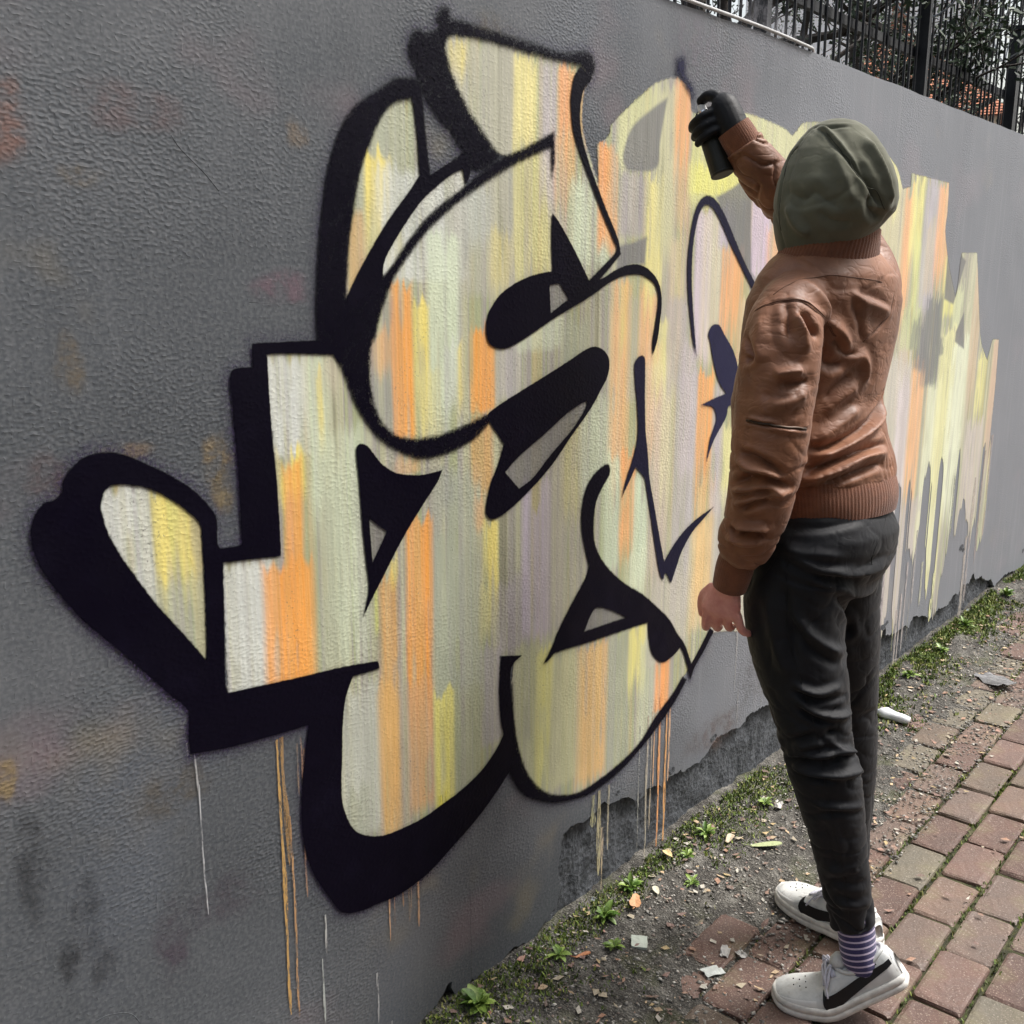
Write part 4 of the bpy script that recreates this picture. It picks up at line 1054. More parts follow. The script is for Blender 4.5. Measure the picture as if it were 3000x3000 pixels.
def top_h(x, y):
    return max(soil_h(x, y), 0.001 if y < Y0 - 0.05 else -0.02)

# gravel, crumbs and chips on the verge
def scatter_stones(n, seed, sz, spread, pal):
    r = random.Random(seed); V, Fs, Cc = [], [], []
    oct_f = [(0, 2, 4), (2, 1, 4), (1, 3, 4), (3, 0, 4), (2, 0, 5), (1, 2, 5), (3, 1, 5), (0, 3, 5)]
    for i in range(n):
        x = 0.85 + 4.9 * r.random() ** 1.25
        y = -spread[0] - (spread[1] - spread[0]) * r.random() ** 0.85
        s = sz[0] + (sz[1] - sz[0]) * r.random() ** 2.6
        z = top_h(x, y) + s * 0.12
        a = r.uniform(0, 6.28); ca, sa = math.cos(a), math.sin(a)
        sx, sy, sz_ = s * r.uniform(.7, 1.3), s * r.uniform(.5, 1.0), s * r.uniform(.25, .6)
        o = len(V)
        for p in ((1, 0, 0), (-1, 0, 0), (0, 1, 0), (0, -1, 0), (.2, .1, 1), (0, 0, -1)):
            px, py, pz = p[0] * sx * r.uniform(.7, 1.1), p[1] * sy * r.uniform(.7, 1.1), p[2] * sz_
            V.append((x + px * ca - py * sa, y + px * sa + py * ca, z + pz + r.uniform(-.2, .2) * sz_))
        Fs += [tuple(o + k for k in f) for f in oct_f]
        c = r.choice(pal); f = r.uniform(.7, 1.2)
        Cc += [tuple(min(1, v * f) for v in lin(c)) + (1,)] * 6
    return V, Fs, Cc
def tint_material(name, rough=0.8, sss=False):
    m = NT(name); c = m.attr('paint', 'Color')
    c = m.mix(0.3, c, m.ramp(m.noise(180, 3), [(0.3, (0.05, 0.05, 0.045)), (0.7, (0.5, 0.48, 0.44))]))
    m.color(c).rough(rough); m.normal(m.bump(m.noise(220, 2), 0.4, 0.003)); return m.mat
def colored(name, V, Fs, Cc, mat, parent=None):
    me = np_mesh(name, V, Fs) if len({len(f) for f in Fs}) == 1 else py_mesh(name, V, Fs)
    at = me.attributes.new('paint', 'FLOAT_COLOR', 'POINT'); at.data.foreach_set('color', np.array(Cc, np.float32).ravel())
    return link(name, me, mat, parent)
M_STONE = tint_material("stone_chips")
V, Fs, Cc = scatter_stones(17000, 5, (0.0018, 0.0085), (0.004, 0.50), [(120, 116, 108), (96, 93, 88), (146, 142, 135), (140, 118, 106), (84, 80, 74), (112, 107, 98), (186, 182, 174), (70, 67, 62), (158, 154, 148)])
tag(colored("gravel", V, Fs, Cc, M_STONE), kind="stuff")

def litter_flakes(n, seed):
    r = random.Random(seed); V, Fs, Cc = [], [], []
    for i in range(n):
        x = 0.85 + 4.9 * r.random() ** 1.2
        y = -0.02 - 0.46 * r.random()
        if r.random() < .12: y = -0.35 - 0.7 * r.random()
        s = 0.003 + 0.011 * r.random() ** 2.2
        z = top_h(x, y) + 0.003
        a = r.uniform(0, 6.28); ca, sa = math.cos(a), math.sin(a); tx, ty = r.uniform(-.5, .5), r.uniform(-.5, .5)
        o = len(V); w = s * r.uniform(.25, .8)
        for px, py in ((-s, 0), (-.2 * s, -w), (s, -.2 * w), (.3 * s, w)):
            X, Y = px * ca - py * sa, px * sa + py * ca
            V.append((x + X, y + Y, z + abs(tx * X + ty * Y) * 0.8 + r.uniform(0, .002)))
        Fs.append((o, o + 1, o + 2, o + 3))
        c = r.choice([(150, 104, 74), (120, 82, 60), (190, 160, 120), (170, 156, 130), (110, 70, 58), (168, 120, 100), (186, 180, 166), (96, 66, 50), (176, 150, 96)])
        f = r.uniform(.75, 1.1); Cc += [tuple(v * f for v in lin(c)) + (1,)] * 4
    return V, Fs, Cc
V, Fs, Cc = litter_flakes(2000, 6)
tag(colored("leaf_litter", V, Fs, Cc, tint_material("dry_flakes", 0.75)), kind="stuff")

# moss and fine grass: small upright blades in patches at the foot of the wall and in the joints
def moss(n, seed):
    r = random.Random(seed); V, Fs, Cc = [], [], []
    k = 0
    while k < n:
        x = 0.85 + 5.6 * r.random() ** 1.1
        u = r.random()
        if u < .78: y = -0.008 - abs(r.gauss(0, 0.085))
        else: y = Y0 - PY * r.randrange(1, 7) + r.gauss(0, .004)
        den = mnoise.noise((x * 3.0, y * 5.0, 9.0)) + (0.25 if 2.55 < x or y > -0.09 else 0.0)
        if u < .78 and den < 0.02: continue
        z = top_h(x, y) - 0.002
        if u >= .78: z = -0.010
        nb = 4
        g = r.choice([(92, 110, 44), (110, 130, 54), (136, 148, 72), (70, 86, 38), (150, 150, 92), (96, 112, 60), (120, 140, 80)])
        for b in range(nb):
            a = r.uniform(0, 6.28); h = r.uniform(.003, .010) * (1.4 if x > 3 else 1.0); w = r.uniform(.0012, .0030) * (1.4 if x > 3 else 1)
            l = r.uniform(.2, .9) * h
            bx, by = x + r.gauss(0, .006), y + r.gauss(0, .006)
            ca, sa = math.cos(a), math.sin(a); o = len(V)
            V += [(bx - sa * w, by + ca * w, z), (bx + sa * w, by - ca * w, z), (bx + ca * l + sa * w * .6, by + sa * l - ca * w * .6, z + h), (bx + ca * l - sa * w * .6, by + sa * l + ca * w * .6, z + h * 1.05)]
            Fs.append((o, o + 1, o + 2, o + 3))
            f = r.uniform(.6, 1.15); Cc += [tuple(v * f for v in lin(g)) + (1,)] * 4
        k += nb
    return V, Fs, Cc
def leafy(name, rough=.5):
    m = NT(name); m.color(m.attr('paint', 'Color')).rough(rough)
    m.b.inputs['Specular IOR Level'].default_value = 0.4
    return m.mat
V, Fs, Cc = moss(42000, 8)
tag(colored("moss", V, Fs, Cc, leafy("moss_green", .7)), kind="stuff")

# ---- single weeds: rosettes of spoon-shaped leaves
def leaf_mesh(name, L, W, fold, col, mat=None, bend=0.35):
    V, n = [], 7
    for i in range(n):
        t = i / (n - 1)
        w = W * (math.sin(math.pi * min(1, t * 1.02)) ** 0.75) * (0.55 + 0.65 * t) if t < 0.97 else W * .08
        if t < .25: w = min(w, W * .28)
        z = L * (0.30 * t - bend * t * t)
        for s in (-1, 0, 1):
            V.append((t * L, s * w / 2, z + abs(s) * fold * w))
    Fs = []
    for i in range(n - 1):
        for s in (0, 1):
            a = i * 3 + s; Fs.append((a, a + 1, a + 4, a + 3))
    return py_mesh(name, V, Fs, True)
def leaf_material(name, c1, c2, rough=.42):
    m = NT(name); oi = m.n.new("ShaderNodeObjectInfo")
    c = m.mix(oi.outputs['Random'], c1, c2)
    c = m.mix(m.math('MULTIPLY', m.maprange(m.noise(90, 3), .5, .7), .35), c, tuple(v * .55 for v in c1))
    m.color(c).rough(rough); m.b.inputs['Subsurface Weight'].default_value = 0.0
    m.normal(m.bump(m.noise(160, 2), .3, .003)); return m.mat
M_LEAF = leaf_material("weed_leaf", lin((74, 106, 40)), lin((136, 158, 76)))
leaf_protos = [leaf_mesh("leaf", 0.042, 0.019, .25, None), leaf_mesh("leaf", 0.034, 0.017, .15, None, bend=.6), leaf_mesh("leaf", 0.028, 0.012, .3, None, bend=.2)]
for q in leaf_protos: q.materials.append(M_LEAF)
def weed(x, y, size, n, label, seed, flat=.5):
    r = random.Random(seed)
    root = empty("weed", (x, y, top_h(x, y) - .002))
    tag(root, label, "weed", "weeds at the foot of the wall")
    V, Fs = tube([(0, 0, -.01), (0, 0, .004), (.001, 0, .012 * size)], [.003 * size, .0025 * size, .001], 6)
    link("crown", py_mesh("crown", V, Fs, True), M_LEAF, root)
    n = int(n * 1.7); size *= .72
    for i in range(n):
        a = i * 2.399 + r.uniform(-.3, .3); s = size * r.uniform(.65, 1.1)
        e = r.uniform(.1, .9) * (1 - flat) + (i / n) * .5
        o = link("leaf", r.choice(leaf_protos), None, root)
        o.rotation_euler = Euler((r.uniform(-.3, .3), -e, a)); o.scale = (s, s * r.uniform(.8, 1.2), s)
        o.location = (math.cos(a) * .002, math.sin(a) * .002, .004 + .006 * size * i / n)
    return root
# ------------------------------------------------------------------ weeds and litter, one by one
weed(1.780, -0.071, 1.25, 13, "bright leafy weed at the wall foot beside the pale square scrap", 1)
weed(1.591, -0.081, 1.05, 8, "low weed with two pale rounded leaves nearest the white plaster crumbs", 2, .8)
weed(1.351, -0.060, 1.35, 20, "dense light green weed clump at the very bottom edge of the photo by the wall", 3, .4)
weed(1.708, -0.148, 0.95, 9, "yellowish green weed leaning out over the gravel in front of the brightest weed", 4, .7)
weed(1.925, -0.050, 1.05, 15, "dark weed tuft behind the orange dead leaf at the wall foot", 5, .2)
weed(2.241, -0.076, 1.15, 14, "mid green weed by the wall left of the long pale leaf", 6, .5)
weed(2.139, -0.080, 0.9, 10, "small weed beside the curled cream leaf against the wall", 7, .5)
weed(2.041, -0.152, 0.85, 10, "flat pale weed on the gravel in front of the two wall weeds", 8, .85)
weed(2.520, -0.110, 0.95, 12, "weed cushion close to the painter's shin by the wall", 9, .6)
weed(3.734, -0.088, 1.2, 14, "leafy weed behind the painter's knee beyond the bottle", 10, .3)
weed(4.100, -0.090, 1.2, 14, "bushy weed at the wall foot under the yellow-green paint run", 11, .3)
weed(4.480, -0.062, 1.4, 16, "tall weed at the wall foot under the chipped hole in the render", 12, .2)
weed(5.050, -0.080, 1.7, 18, "farthest weed clump at the right edge against the wall", 13, .2)

def flat_leaf(name, x, y, rz, L, W, mat, label, lift=.004, curl=.15, lobes=0):
    V, Fs = [], []
    n = 14; ring = []
    for i in range(n):
        a = 2 * math.pi * i / n
        rad = 1.0 + (0.28 * math.cos(lobes * a) if lobes else 0)
        px, py = math.cos(a) * L / 2 * rad, math.sin(a) * W / 2 * rad * (0.75 + .25 * math.cos(a))
        ring.append((px, py, curl * (py * py) / W + .1 * curl * px * math.sin(a * 2)))
    V = [(0, 0, .0)] + ring + [(0, 0, -.0012)] + [(p[0], p[1], p[2] - .0012) for p in ring]
    for i in range(n):
        k = (i + 1) % n
        Fs += [(0, 1 + i, 1 + k), (n + 1, n + 2 + k, n + 2 + i), (1 + i, n + 2 + i, n + 2 + k, 1 + k)]
    st, sf = tube([(-L / 2 * .9, 0, 0), (-L * .62, .003, .002), (-L * .75, .004, .006)], [.0012, .001, .0008], 5)
    o = len(V); V += [tuple(q) for q in st]; Fs += [tuple(i + o for i in f) for f in sf]
    ob = link(name, py_mesh(name, V, Fs), mat)
    ob.location = (x, y, top_h(x, y) + lift); ob.rotation_euler = (random.uniform(-.12, .12), random.uniform(-.12, .12), rz)
    tag(ob, label, "leaf", "fallen leaves on the verge")
    return ob
flat_leaf("fallen_leaf", 2.319, -0.212, -0.85, .085, .03, leaf_material("pale_green_leaf", lin((168, 176, 132)), lin((176, 184, 140))), "long pale green fallen leaf lying on the gravel", .010)
flat_leaf("fallen_leaf", 1.868, -0.098, 0.5, .046, .036, leaf_material("orange_leaf", lin((208, 156, 118)), lin((200, 150, 110))), "orange dead leaf among the weeds at the wall foot", .016, .5, 3)
flat_leaf("fallen_leaf", 2.093, -0.049, 1.2, .034, .026, leaf_material("cream_leaf", lin((214, 190, 140)), lin((200, 170, 120))), "curled cream leaf against the wall foot", .018, .9)
flat_leaf("fallen_leaf", 2.265, -0.133, 0.2, .038, .03, leaf_material("buff_leaf", lin((196, 180, 156)), lin((190, 170, 150))), "buff dead leaf right of the mid green weed", .012, .7, 2)
flat_leaf("fallen_leaf", 1.63, -0.118, -.4, .040, .015, leaf_material("rust_leaf", lin((168, 108, 76)), lin((178, 120, 84))), "thin rusty leaf on the soil below the low weed", .008, .5)
flat_leaf("fallen_leaf", 1.948, -0.106, .9, .03, .02, leaf_material("ivory_leaf", lin((206, 200, 176)), lin((206, 200, 180))), "small ivory leaf behind the orange dead leaf", .010, .3)

def scrap(x, y, rz, w, d, label, cat, mat, seed, t=.003, crump=.004):
    r = random.Random(seed); V, Fs = [], []; n = 5
    for i in range(n):
        for j in range(n):
            V.append(((i / (n - 1) - .5) * w + r.uniform(-.06, .06) * w / 2, (j / (n - 1) - .5) * d + r.uniform(-.06, .06) * d / 2, r.uniform(0, crump)))
    m = n * n
    V += [(p[0], p[1], p[2] - t) for p in V]
    for i in range(n - 1):
        for j in range(n - 1):
            a = i * n + j; Fs += [(a, a + n, a + n + 1, a + 1), (m + a, m + a + 1, m + a + n + 1, m + a + n)]
    rim = [i * n for i in range(n)] + [(n - 1) * n + j for j in range(1, n)] + [i * n + n - 1 for i in range(n - 2, -1, -1)] + [j for j in range(n - 2, 0, -1)]
    for a, b in zip(rim, rim[1:] + rim[:1]): Fs.append((a, m + a, m + b, b))
    o = link("scrap", py_mesh("scrap", V, Fs), mat); o.location = (x, y, top_h(x, y) + t + .002); o.rotation_euler = (r.uniform(-.15, .15), r.uniform(-.15, .15), rz)
    tag(o, label, cat, "litter scraps on the verge"); return o
M_SCRAP = simple("pale_plastic_scrap", lin((184, 192, 180)), .6, .08, 30, .2)
M_FOIL = simple("white_paper_scrap", lin((176, 174, 170)), .7, .2, 50, .3)
scrap(1.760, -0.180, .55, .040, .036, "pale green square scrap of plastic lying on the gravel", "scrap", M_SCRAP, 1, .006, .001)
scrap(1.873, -0.335, .3, .034, .02, "larger of two crumpled white paper scraps by the first bricks", "scrap", M_FOIL, 2, .001, .010)
scrap(1.890, -0.366, 1.1, .026, .016, "smaller of two crumpled white paper scraps by the first bricks", "scrap", M_FOIL, 3, .001, .008)
scrap(1.800, -0.345, -.4, .050, .03, "flat dirty grey paper smear trodden into the soil", "scrap", simple("dirty_paper", lin((176, 180, 176)), .8, .2, 60, .3), 4, .001, .004)
scrap(2.548, -0.133, .2, .05, .026, "white leaf-like paper scrap near the painter's shin by the wall", "scrap", M_FOIL, 5, .001, .010)
scrap(3.95, -0.33, .9, .16, .08, "torn clear plastic sheet lying on the far verge", "scrap", simple("dusty_plastic", lin((126, 126, 128)), .3, .2, 40, .4), 6, .001, .018)

# small crushed bottle lying behind the painter's leg
bt = empty("crushed_bottle", (3.368, -0.15, top_h(3.368, -.15)))
tag(bt, "small white plastic bottle with blue cap lying on the verge behind the painter", "bottle")
P = [(0, 0.048, .020), (0, .036, .020), (0, .030, .020), (0, .010, .021), (0, -.02, .020), (0, -.045, .018), (0, -.066, .014), (0, -.070, .012)]
V, Fs = tube(P, [.010, .011, .017, .021, .020, .019, .014, .004], 14)
V = [Vector((v.x * (1.05 + .12 * math.sin(v.y * 90)), v.y, max(.001, v.z * (.86 + .1 * math.sin(v.y * 70 + v.x * 80))))) for v in V]
link("body", py_mesh("body", V, Fs, True), simple("white_bottle", lin((228, 230, 234)), .35, .04, 20), bt)
V, Fs = tube([(0, .049, .020), (0, .051, .020), (0, .068, .020), (0, .070, .020)], [.011, .0125, .0125, .010], 14)
link("cap", py_mesh("cap", V, Fs, False), simple("blue_cap", lin((70, 150, 200)), .4, .06, 20), bt)

# ------------------------------------------------------------------ white cable along the top of the wall
pts = []
for i in range(70):
    x = -1.0 + i * 0.0545
    pts.append((x, -0.004 + .006 * mnoise.noise((x * 2, 1, 0)), WALL_TOP + .010 + .006 * mnoise.noise((x * 1.8, 5, 0))))
pts += [(2.83, .02, WALL_TOP + .006), (2.90, .06, WALL_TOP + .002), (2.97, .12, WALL_TOP - .004)]
V, Fs = tube(pts, .0042, 8)
tag(link("cable", py_mesh("cable", V, Fs, True), simple("white_cable", lin((178, 178, 178)), .45, .12, 30)), "white cable lying along the top edge of the wall", "cable")

# ------------------------------------------------------------------ iron railing behind the wall
M_IRON = simple("black_iron", lin((28, 29, 34)), .5, .25, 60, .3)
FY = 0.5
rail_root = empty("iron_railing", (5.0, FY, 0.0))
tag(rail_root, "black iron railing of close vertical bars behind the wall top", "railing")
bar_me = None
for i in range(108):
    x = 2.2 + i * 0.068
    if bar_me is None:
        V, Fs = tube([(0, 0, 1.75), (0, 0, 3.42), (0, 0, 3.50)], [.0058, .0058, .001], 6)
        bar_me = py_mesh("bar", V, Fs); bar_me.materials.append(M_IRON)
    o = link("bar", bar_me, None, rail_root); o.location = (x - 5.0 + random.uniform(-.004, .004), 0, 0); o.rotation_euler = (0, random.uniform(-.006, .006), random.uniform(0, 1))
for z in (1.95, 2.46, 3.30):
    bm = bmesh.new(); box_bm(bm, -2.9, 4.6, .012, .034, z - .018, z + .018)
    link("rail", bm_mesh("rail", bm), M_IRON, rail_root)
for x, h in ((3.42, 3.5), (4.95, 3.5), (6.36, 2.78), (8.0, 3.5)):
    bm = bmesh.new(); box_bm(bm, x - 5.0 - (.03 if h < 3 else .016), x - 5.0 + (.03 if h < 3 else .016), -.04, .01, 0.0, h); box_bm(bm, x - 5.0 - .042, x - 5.0 + .042, -.06, .02, h + .001, h + .02)
    link("post", bm_mesh("post", bm), M_IRON, rail_root)
# loose coil of wire along the railing top
pts = []
for i in range(300):
    a = i * .21
    pts.append((3.6 + i * 0.0135, FY + .06 + .20 * math.cos(a) + .03 * math.sin(i * .05), 2.86 + .22 * math.sin(a) + .03 * math.sin(i * .11)))
V, Fs = tube(pts, .0045, 5)
wire = Parts(); wire.add(V, Fs)
for i in range(0, 300, 3):
    p = Vector(pts[i]); d = Vector((random.uniform(-1, 1), random.uniform(-1, 1), random.uniform(-1, 1))).normalized() * .018
    q = Vector((-d.y, d.x, d.z * .3)).normalized() * .003
    wire.add([p - d, p + q, p + d, p - q], [(0, 1, 2, 3)])
tag(link("barbed_wire_coil", wire.mesh("barbed_wire_coil", False), simple("galvanised_wire", lin((150, 154, 158)), .45, .15, 40, spec=.6, metal=.4)), "looping coil of grey barbed wire hung along the railing", "wire")

# ------------------------------------------------------------------ trees behind the railing
M_BARK = simple("dark_bark", lin((52, 46, 42)), .9, .35, 25, .8, 60)
def limb_set(root_p, seed, n, length, up, spread, r0):
    """limbs as tapered bent tubes; returns mesh data and twig points"""
    r = random.Random(seed); part = Parts(); tips = []
    def grow(p, d, L, rad, depth):
        pts = [p]; k = 5
        for i in range(k):
            d = (d + Vector((r.uniform(-1, 1), r.uniform(-1, 1), r.uniform(-.7, .9))) * .16 + Vector((0, 0, up * .05))).normalized()
            p = p + d * L / k; pts.append(p)
        V, Fs = tube(pts, [rad * (1 - .14 * i) for i in range(k + 1)], 6 if depth < 2 else 4)
        part.add(V, Fs)
        tips.extend((q, d) for q in pts[1:])
        if depth < 3:
            for _ in range(3 if depth < 2 else 2):
                q = pts[r.randrange(2, k + 1)]
                nd = (d + Vector((r.uniform(-1, 1), r.uniform(-1, 1), r.uniform(-.5, .7))) * spread).normalized()
                grow(q, nd, L * r.uniform(.5, .72), rad * .52, depth + 1)
    for i in range(n):
        a = 6.28 * i / n + r.uniform(-.4, .4)
        z = r.uniform(.35, 1.0)
        grow(Vector(root_p(z)), Vector((math.cos(a), math.sin(a), up)).normalized(), length * (1.15 - .5 * z) * r.uniform(.8, 1.15), r0 * (1.2 - .7 * z), 0)
    return part, tips
def needle_mat(name, c1, c2):
    m = NT(name)
    c = m.ramp(m.noise(3.0, 3), [(0.3, c1), (0.7, c2)])
    m.color(c).rough(.6); return m.mat
def tree(name, x, y, h, r0, seed, n, length, up, spread, leaf, label, mat=None, nleaf=0, lsize=.05, group=None):
    root = empty(name, (x, y, -0.06)); tag(root, label, "tree", group)
    r = random.Random(seed)
    pts = [(.06 * mnoise.noise((seed, i * .7, 0)) * i, .06 * mnoise.noise((seed, i * .7, 9)) * i, h * i / 8) for i in range(9)]
    V, Fs = tube(pts, [r0 * (1.15 - .95 * i / 8) for i in range(9)], 9)
    link("trunk", py_mesh("trunk", V, Fs, True), M_BARK, root)
    def at(z):
        i = min(7, int(z * 8)); t = z * 8 - i
        return [pts[i][k] * (1 - t) + pts[i + 1][k] * t for k in range(3)]
    part, tips = limb_set(at, seed, n, length, up, spread, r0 * .45)
    tag(link("limbs", part.mesh("limbs"), M_BARK, root), kind="stuff")
    if nleaf:
        V, Fs = [], []
        for i in range(nleaf):
            q, d = r.choice(tips)
            p = q + Vector((r.gauss(0, 1), r.gauss(0, 1), r.gauss(0, .8))) * leaf * .5
            a = Vector((r.uniform(-1, 1), r.uniform(-1, 1), r.uniform(-1, .2))).normalized(); b = a.cross(Vector((r.uniform(-1, 1), r.uniform(-1, 1), r.uniform(-1, 1)))).normalized()
            L = lsize * r.uniform(.6, 1.5); w = L * .22
            o = len(V); V += [p - b * w, p + b * w, p + a * L + b * w * .5, p + a * L - b * w * .5]; Fs.append((o, o + 1, o + 2, o + 3))
        tag(link("crown", np_mesh("crown", [tuple(v) for v in V], Fs), mat, root), kind="stuff")
    return root
M_FIR = needle_mat("conifer_green", lin((30, 44, 30)), lin((58, 78, 48)))
M_FIR2 = needle_mat("evergreen_shrub", lin((38, 54, 36)), lin((72, 92, 56)))
tree("conifer_tree", 5.6, 2.1, 6.2, .11, 31, 16, 1.3, -.05, .8, .16, "dark conifer tree behind the railing left of the middle post", M_FIR, 27000, .030, "trees behind the railing")
tree("conifer_tree", 9.3, 2.6, 6.5, .10, 32, 13, .85, -.05, .8, .24, "dark conifer tree behind the middle of the railing", M_FIR, 11000, .030, "trees behind the railing")
tree("evergreen_shrub", 8.2, 1.5, 3.3, .05, 33, 14, .8, .3, .9, .2, "low evergreen shrub between the two conifers", M_FIR2, 4000, .03, "trees behind the railing")
tree("bare_tree", 12.2, 2.7, 5.6, .10, 34, 18, 1.6, .5, .9, 0, "bare leafless tree near the railing's end post", group="trees behind the railing")
tree("bare_tree", 7.2, 2.6, 5.5, .08, 35, 14, 1.5, .4, 1.0, 0, "bare leafless tree crossing in front of the orange roof", group="trees behind the railing")

# ------------------------------------------------------------------ houses beyond
M_TILE = None
def tile_material():
    m = NT("terracotta_roof")
    c = m.ramp(m.noise(6, 4, .6), [(.3, lin((160, 92, 66))), (.7, lin((206, 134, 98)))])
    w = m.n.new("ShaderNodeTexWave"); w.inputs['Scale'].default_value = 3.2; w.inputs['Distortion'].default_value = .6
    m.l.new(m.co.outputs['Object'], w.inputs['Vector'])
    m.color(m.mix(m.math('MULTIPLY', w.outputs['Fac'], .35), c, lin((110, 66, 50)))).rough(.8)
    m.normal(m.bump(w.outputs['Fac'], .8, .06)); return m.mat
def house(name, x, y, rz, w, d, eave, ridge, wallc, label, roof=True, floors=2, bays=4):
    root = empty(name, (x, y, -.06)); root.rotation_euler = (0, 0, rz); tag(root, label, "house", "houses beyond the wall")
    bm = bmesh.new(); box_bm(bm, -w / 2, w / 2, -d / 2, d / 2, 0, eave)
    link("walls", bm_mesh("walls", bm), simple(name + "_render", wallc, .85, .08, 3, .3, 20), root)
    if roof:
        e = .45; bm = bmesh.new()
        a = [bm.verts.new(p) for p in ((-w / 2 - e, -d / 2 - e, eave), (w / 2 + e, -d / 2 - e, eave), (w / 2 + e, d / 2 + e, eave), (-w / 2 - e, d / 2 + e, eave))]
        b = [bm.verts.new(p) for p in ((-w / 2 + d * .45, 0, ridge), (w / 2 - d * .45, 0, ridge))]
        for q in ((a[0], a[1], b[1], b[0]), (a[2], a[3], b[0], b[1]), (a[3], a[0], b[0]), (a[1], a[2], b[1]), (a[3], a[2], a[1], a[0])): bm.faces.new(q)
        rf = link("roof", bm_mesh("roof", bm), tile_material(), root)
        bm = bmesh.new(); box_bm(bm, -w * .2, -w * .2 + .6, -.3, .3, eave + .3, ridge + .7)
        link("chimney", bm_mesh("chimney", bm), simple("chimney_brick", lin((150, 100, 80)), .9, .2, 12), rf)
    Mg = simple("dark_glass", lin((60, 68, 76)), .12, .2, 2, spec=.8); Mf = simple("window_frame", lin((216, 214, 208)), .6, .05)
    for fl in range(floors):
        for b in range(bays):
            cx = -w / 2 + (b + .5) * w / bays; cz = (fl + .55) * eave / floors
            for sgn in (-1, 1):
                bm = bmesh.new(); box_bm(bm, cx - .55, cx + .55, sgn * (d / 2 + .005) - .04, sgn * (d / 2 + .005) + .04, cz - .75, cz + .75)
                wi = link("window", bm_mesh("window", bm), Mf, root)
                bm = bmesh.new(); box_bm(bm, cx - .46, cx + .46, sgn * (d / 2 + .03) - .03, sgn * (d / 2 + .03) + .03, cz - .66, cz + .66)
                link("pane", bm_mesh("pane", bm), Mg, wi)
    return root
house("tiled_house", 42.0, 14.6, .33, 9.0, 7, 6.9, 10.6, lin((214, 200, 186)), "house with an orange tiled roof seen through the railing", True, 2, 4)
house("tall_house", 66.0, 25.5, .36, 24, 12, 17.5, 20.5, lin((226, 227, 230)), "tall pale grey house far behind the orange roof", True, 5, 8)
house("sky_block_house", -9.0, -8.9, 0.0, 27, 8, 7.0, 9.6, lin((128, 128, 130)), "long unseen house added across the lane to block sky light from the painted wall", True, 2, 7)  # out of view, added so less sky light reaches the lower wall
# ------------------------------------------------------------------ the painter
def loft(rings, seg=48, cap=True):
    """rings: (centre, right vector, forward vector, exponent) with vectors already scaled"""
    V, Fs = [], []
    for c, r, f, e in rings:
        c, r, f = Vector(c), Vector(r), Vector(f)
        for j in range(seg):
            t = 2 * math.pi * j / seg; x, y = math.cos(t), math.sin(t)
            V.append(c + r * (abs(x) ** (2 / e) * (1 if x > 0 else -1)) + f * (abs(y) ** (2 / e) * (1 if y > 0 else -1)))
    n = len(rings)
    for i in range(n - 1):
        for j in range(seg):
            k = (j + 1) % seg; Fs.append((i * seg + j, i * seg + k, (i + 1) * seg + k, (i + 1) * seg + j))
    if cap:
        Fs += [tuple(range(seg - 1, -1, -1)), tuple(range((n - 1) * seg, n * seg))]
    return V, Fs

def smooth_path(pts, n=5):
    """pts: (x,y,z,r) -> resampled path and radii"""
    xyz = catmull([q[:3] for q in pts], n); rad = catmull([(q[3], 0, 0) for q in pts], n)
    return xyz, [max(.0008, q.x) for q in rad]

def ball(c, rad, seg=16):
    bm = bmesh.new(); bmesh.ops.create_uvsphere(bm, u_segments=seg, v_segments=seg, radius=1)
    V = [Vector(c) + Vector((v.co.x * rad[0], v.co.y * rad[1], v.co.z * rad[2])) for v in bm.verts]
    Fs = [tuple(v.index for v in f.verts) for f in bm.faces]; bm.free()
    return V, Fs

def fuse(name, pieces, voxel, smooth=3):
    """union of closed pieces as one continuous skin"""
    P = Parts()
    for V, Fs in pieces: P.add(V, Fs)
    me = P.mesh(name)
    bm = bmesh.new(); bm.from_mesh(me); bmesh.ops.recalc_face_normals(bm, faces=bm.faces); bm.to_mesh(me); bm.free()
    o = bpy.data.objects.new(name, me); COL.objects.link(o)
    md = o.modifiers.new("union", 'REMESH'); md.mode = 'VOXEL'; md.voxel_size = voxel; md.use_smooth_shade = True
    if smooth:
        ms = o.modifiers.new("relax", 'SMOOTH'); ms.factor = .5; ms.iterations = smooth
    dg = bpy.context.evaluated_depsgraph_get(); dg.update()
    out = bpy.data.meshes.new_from_object(o.evaluated_get(dg))
    bpy.data.objects.remove(o); bpy.data.meshes.remove(me)
    out.name = name
    out.polygons.foreach_set("use_smooth", np.ones(len(out.polygons), dtype=bool))
    return out

def mesh_arrays(me):
    n = len(me.vertices); V = np.empty(n * 3, np.float32); N = np.empty(n * 3, np.float32)
    me.vertices.foreach_get("co", V); me.vertices.foreach_get("normal", N)
    return V.reshape(-1, 3).astype(float), N.reshape(-1, 3).astype(float)

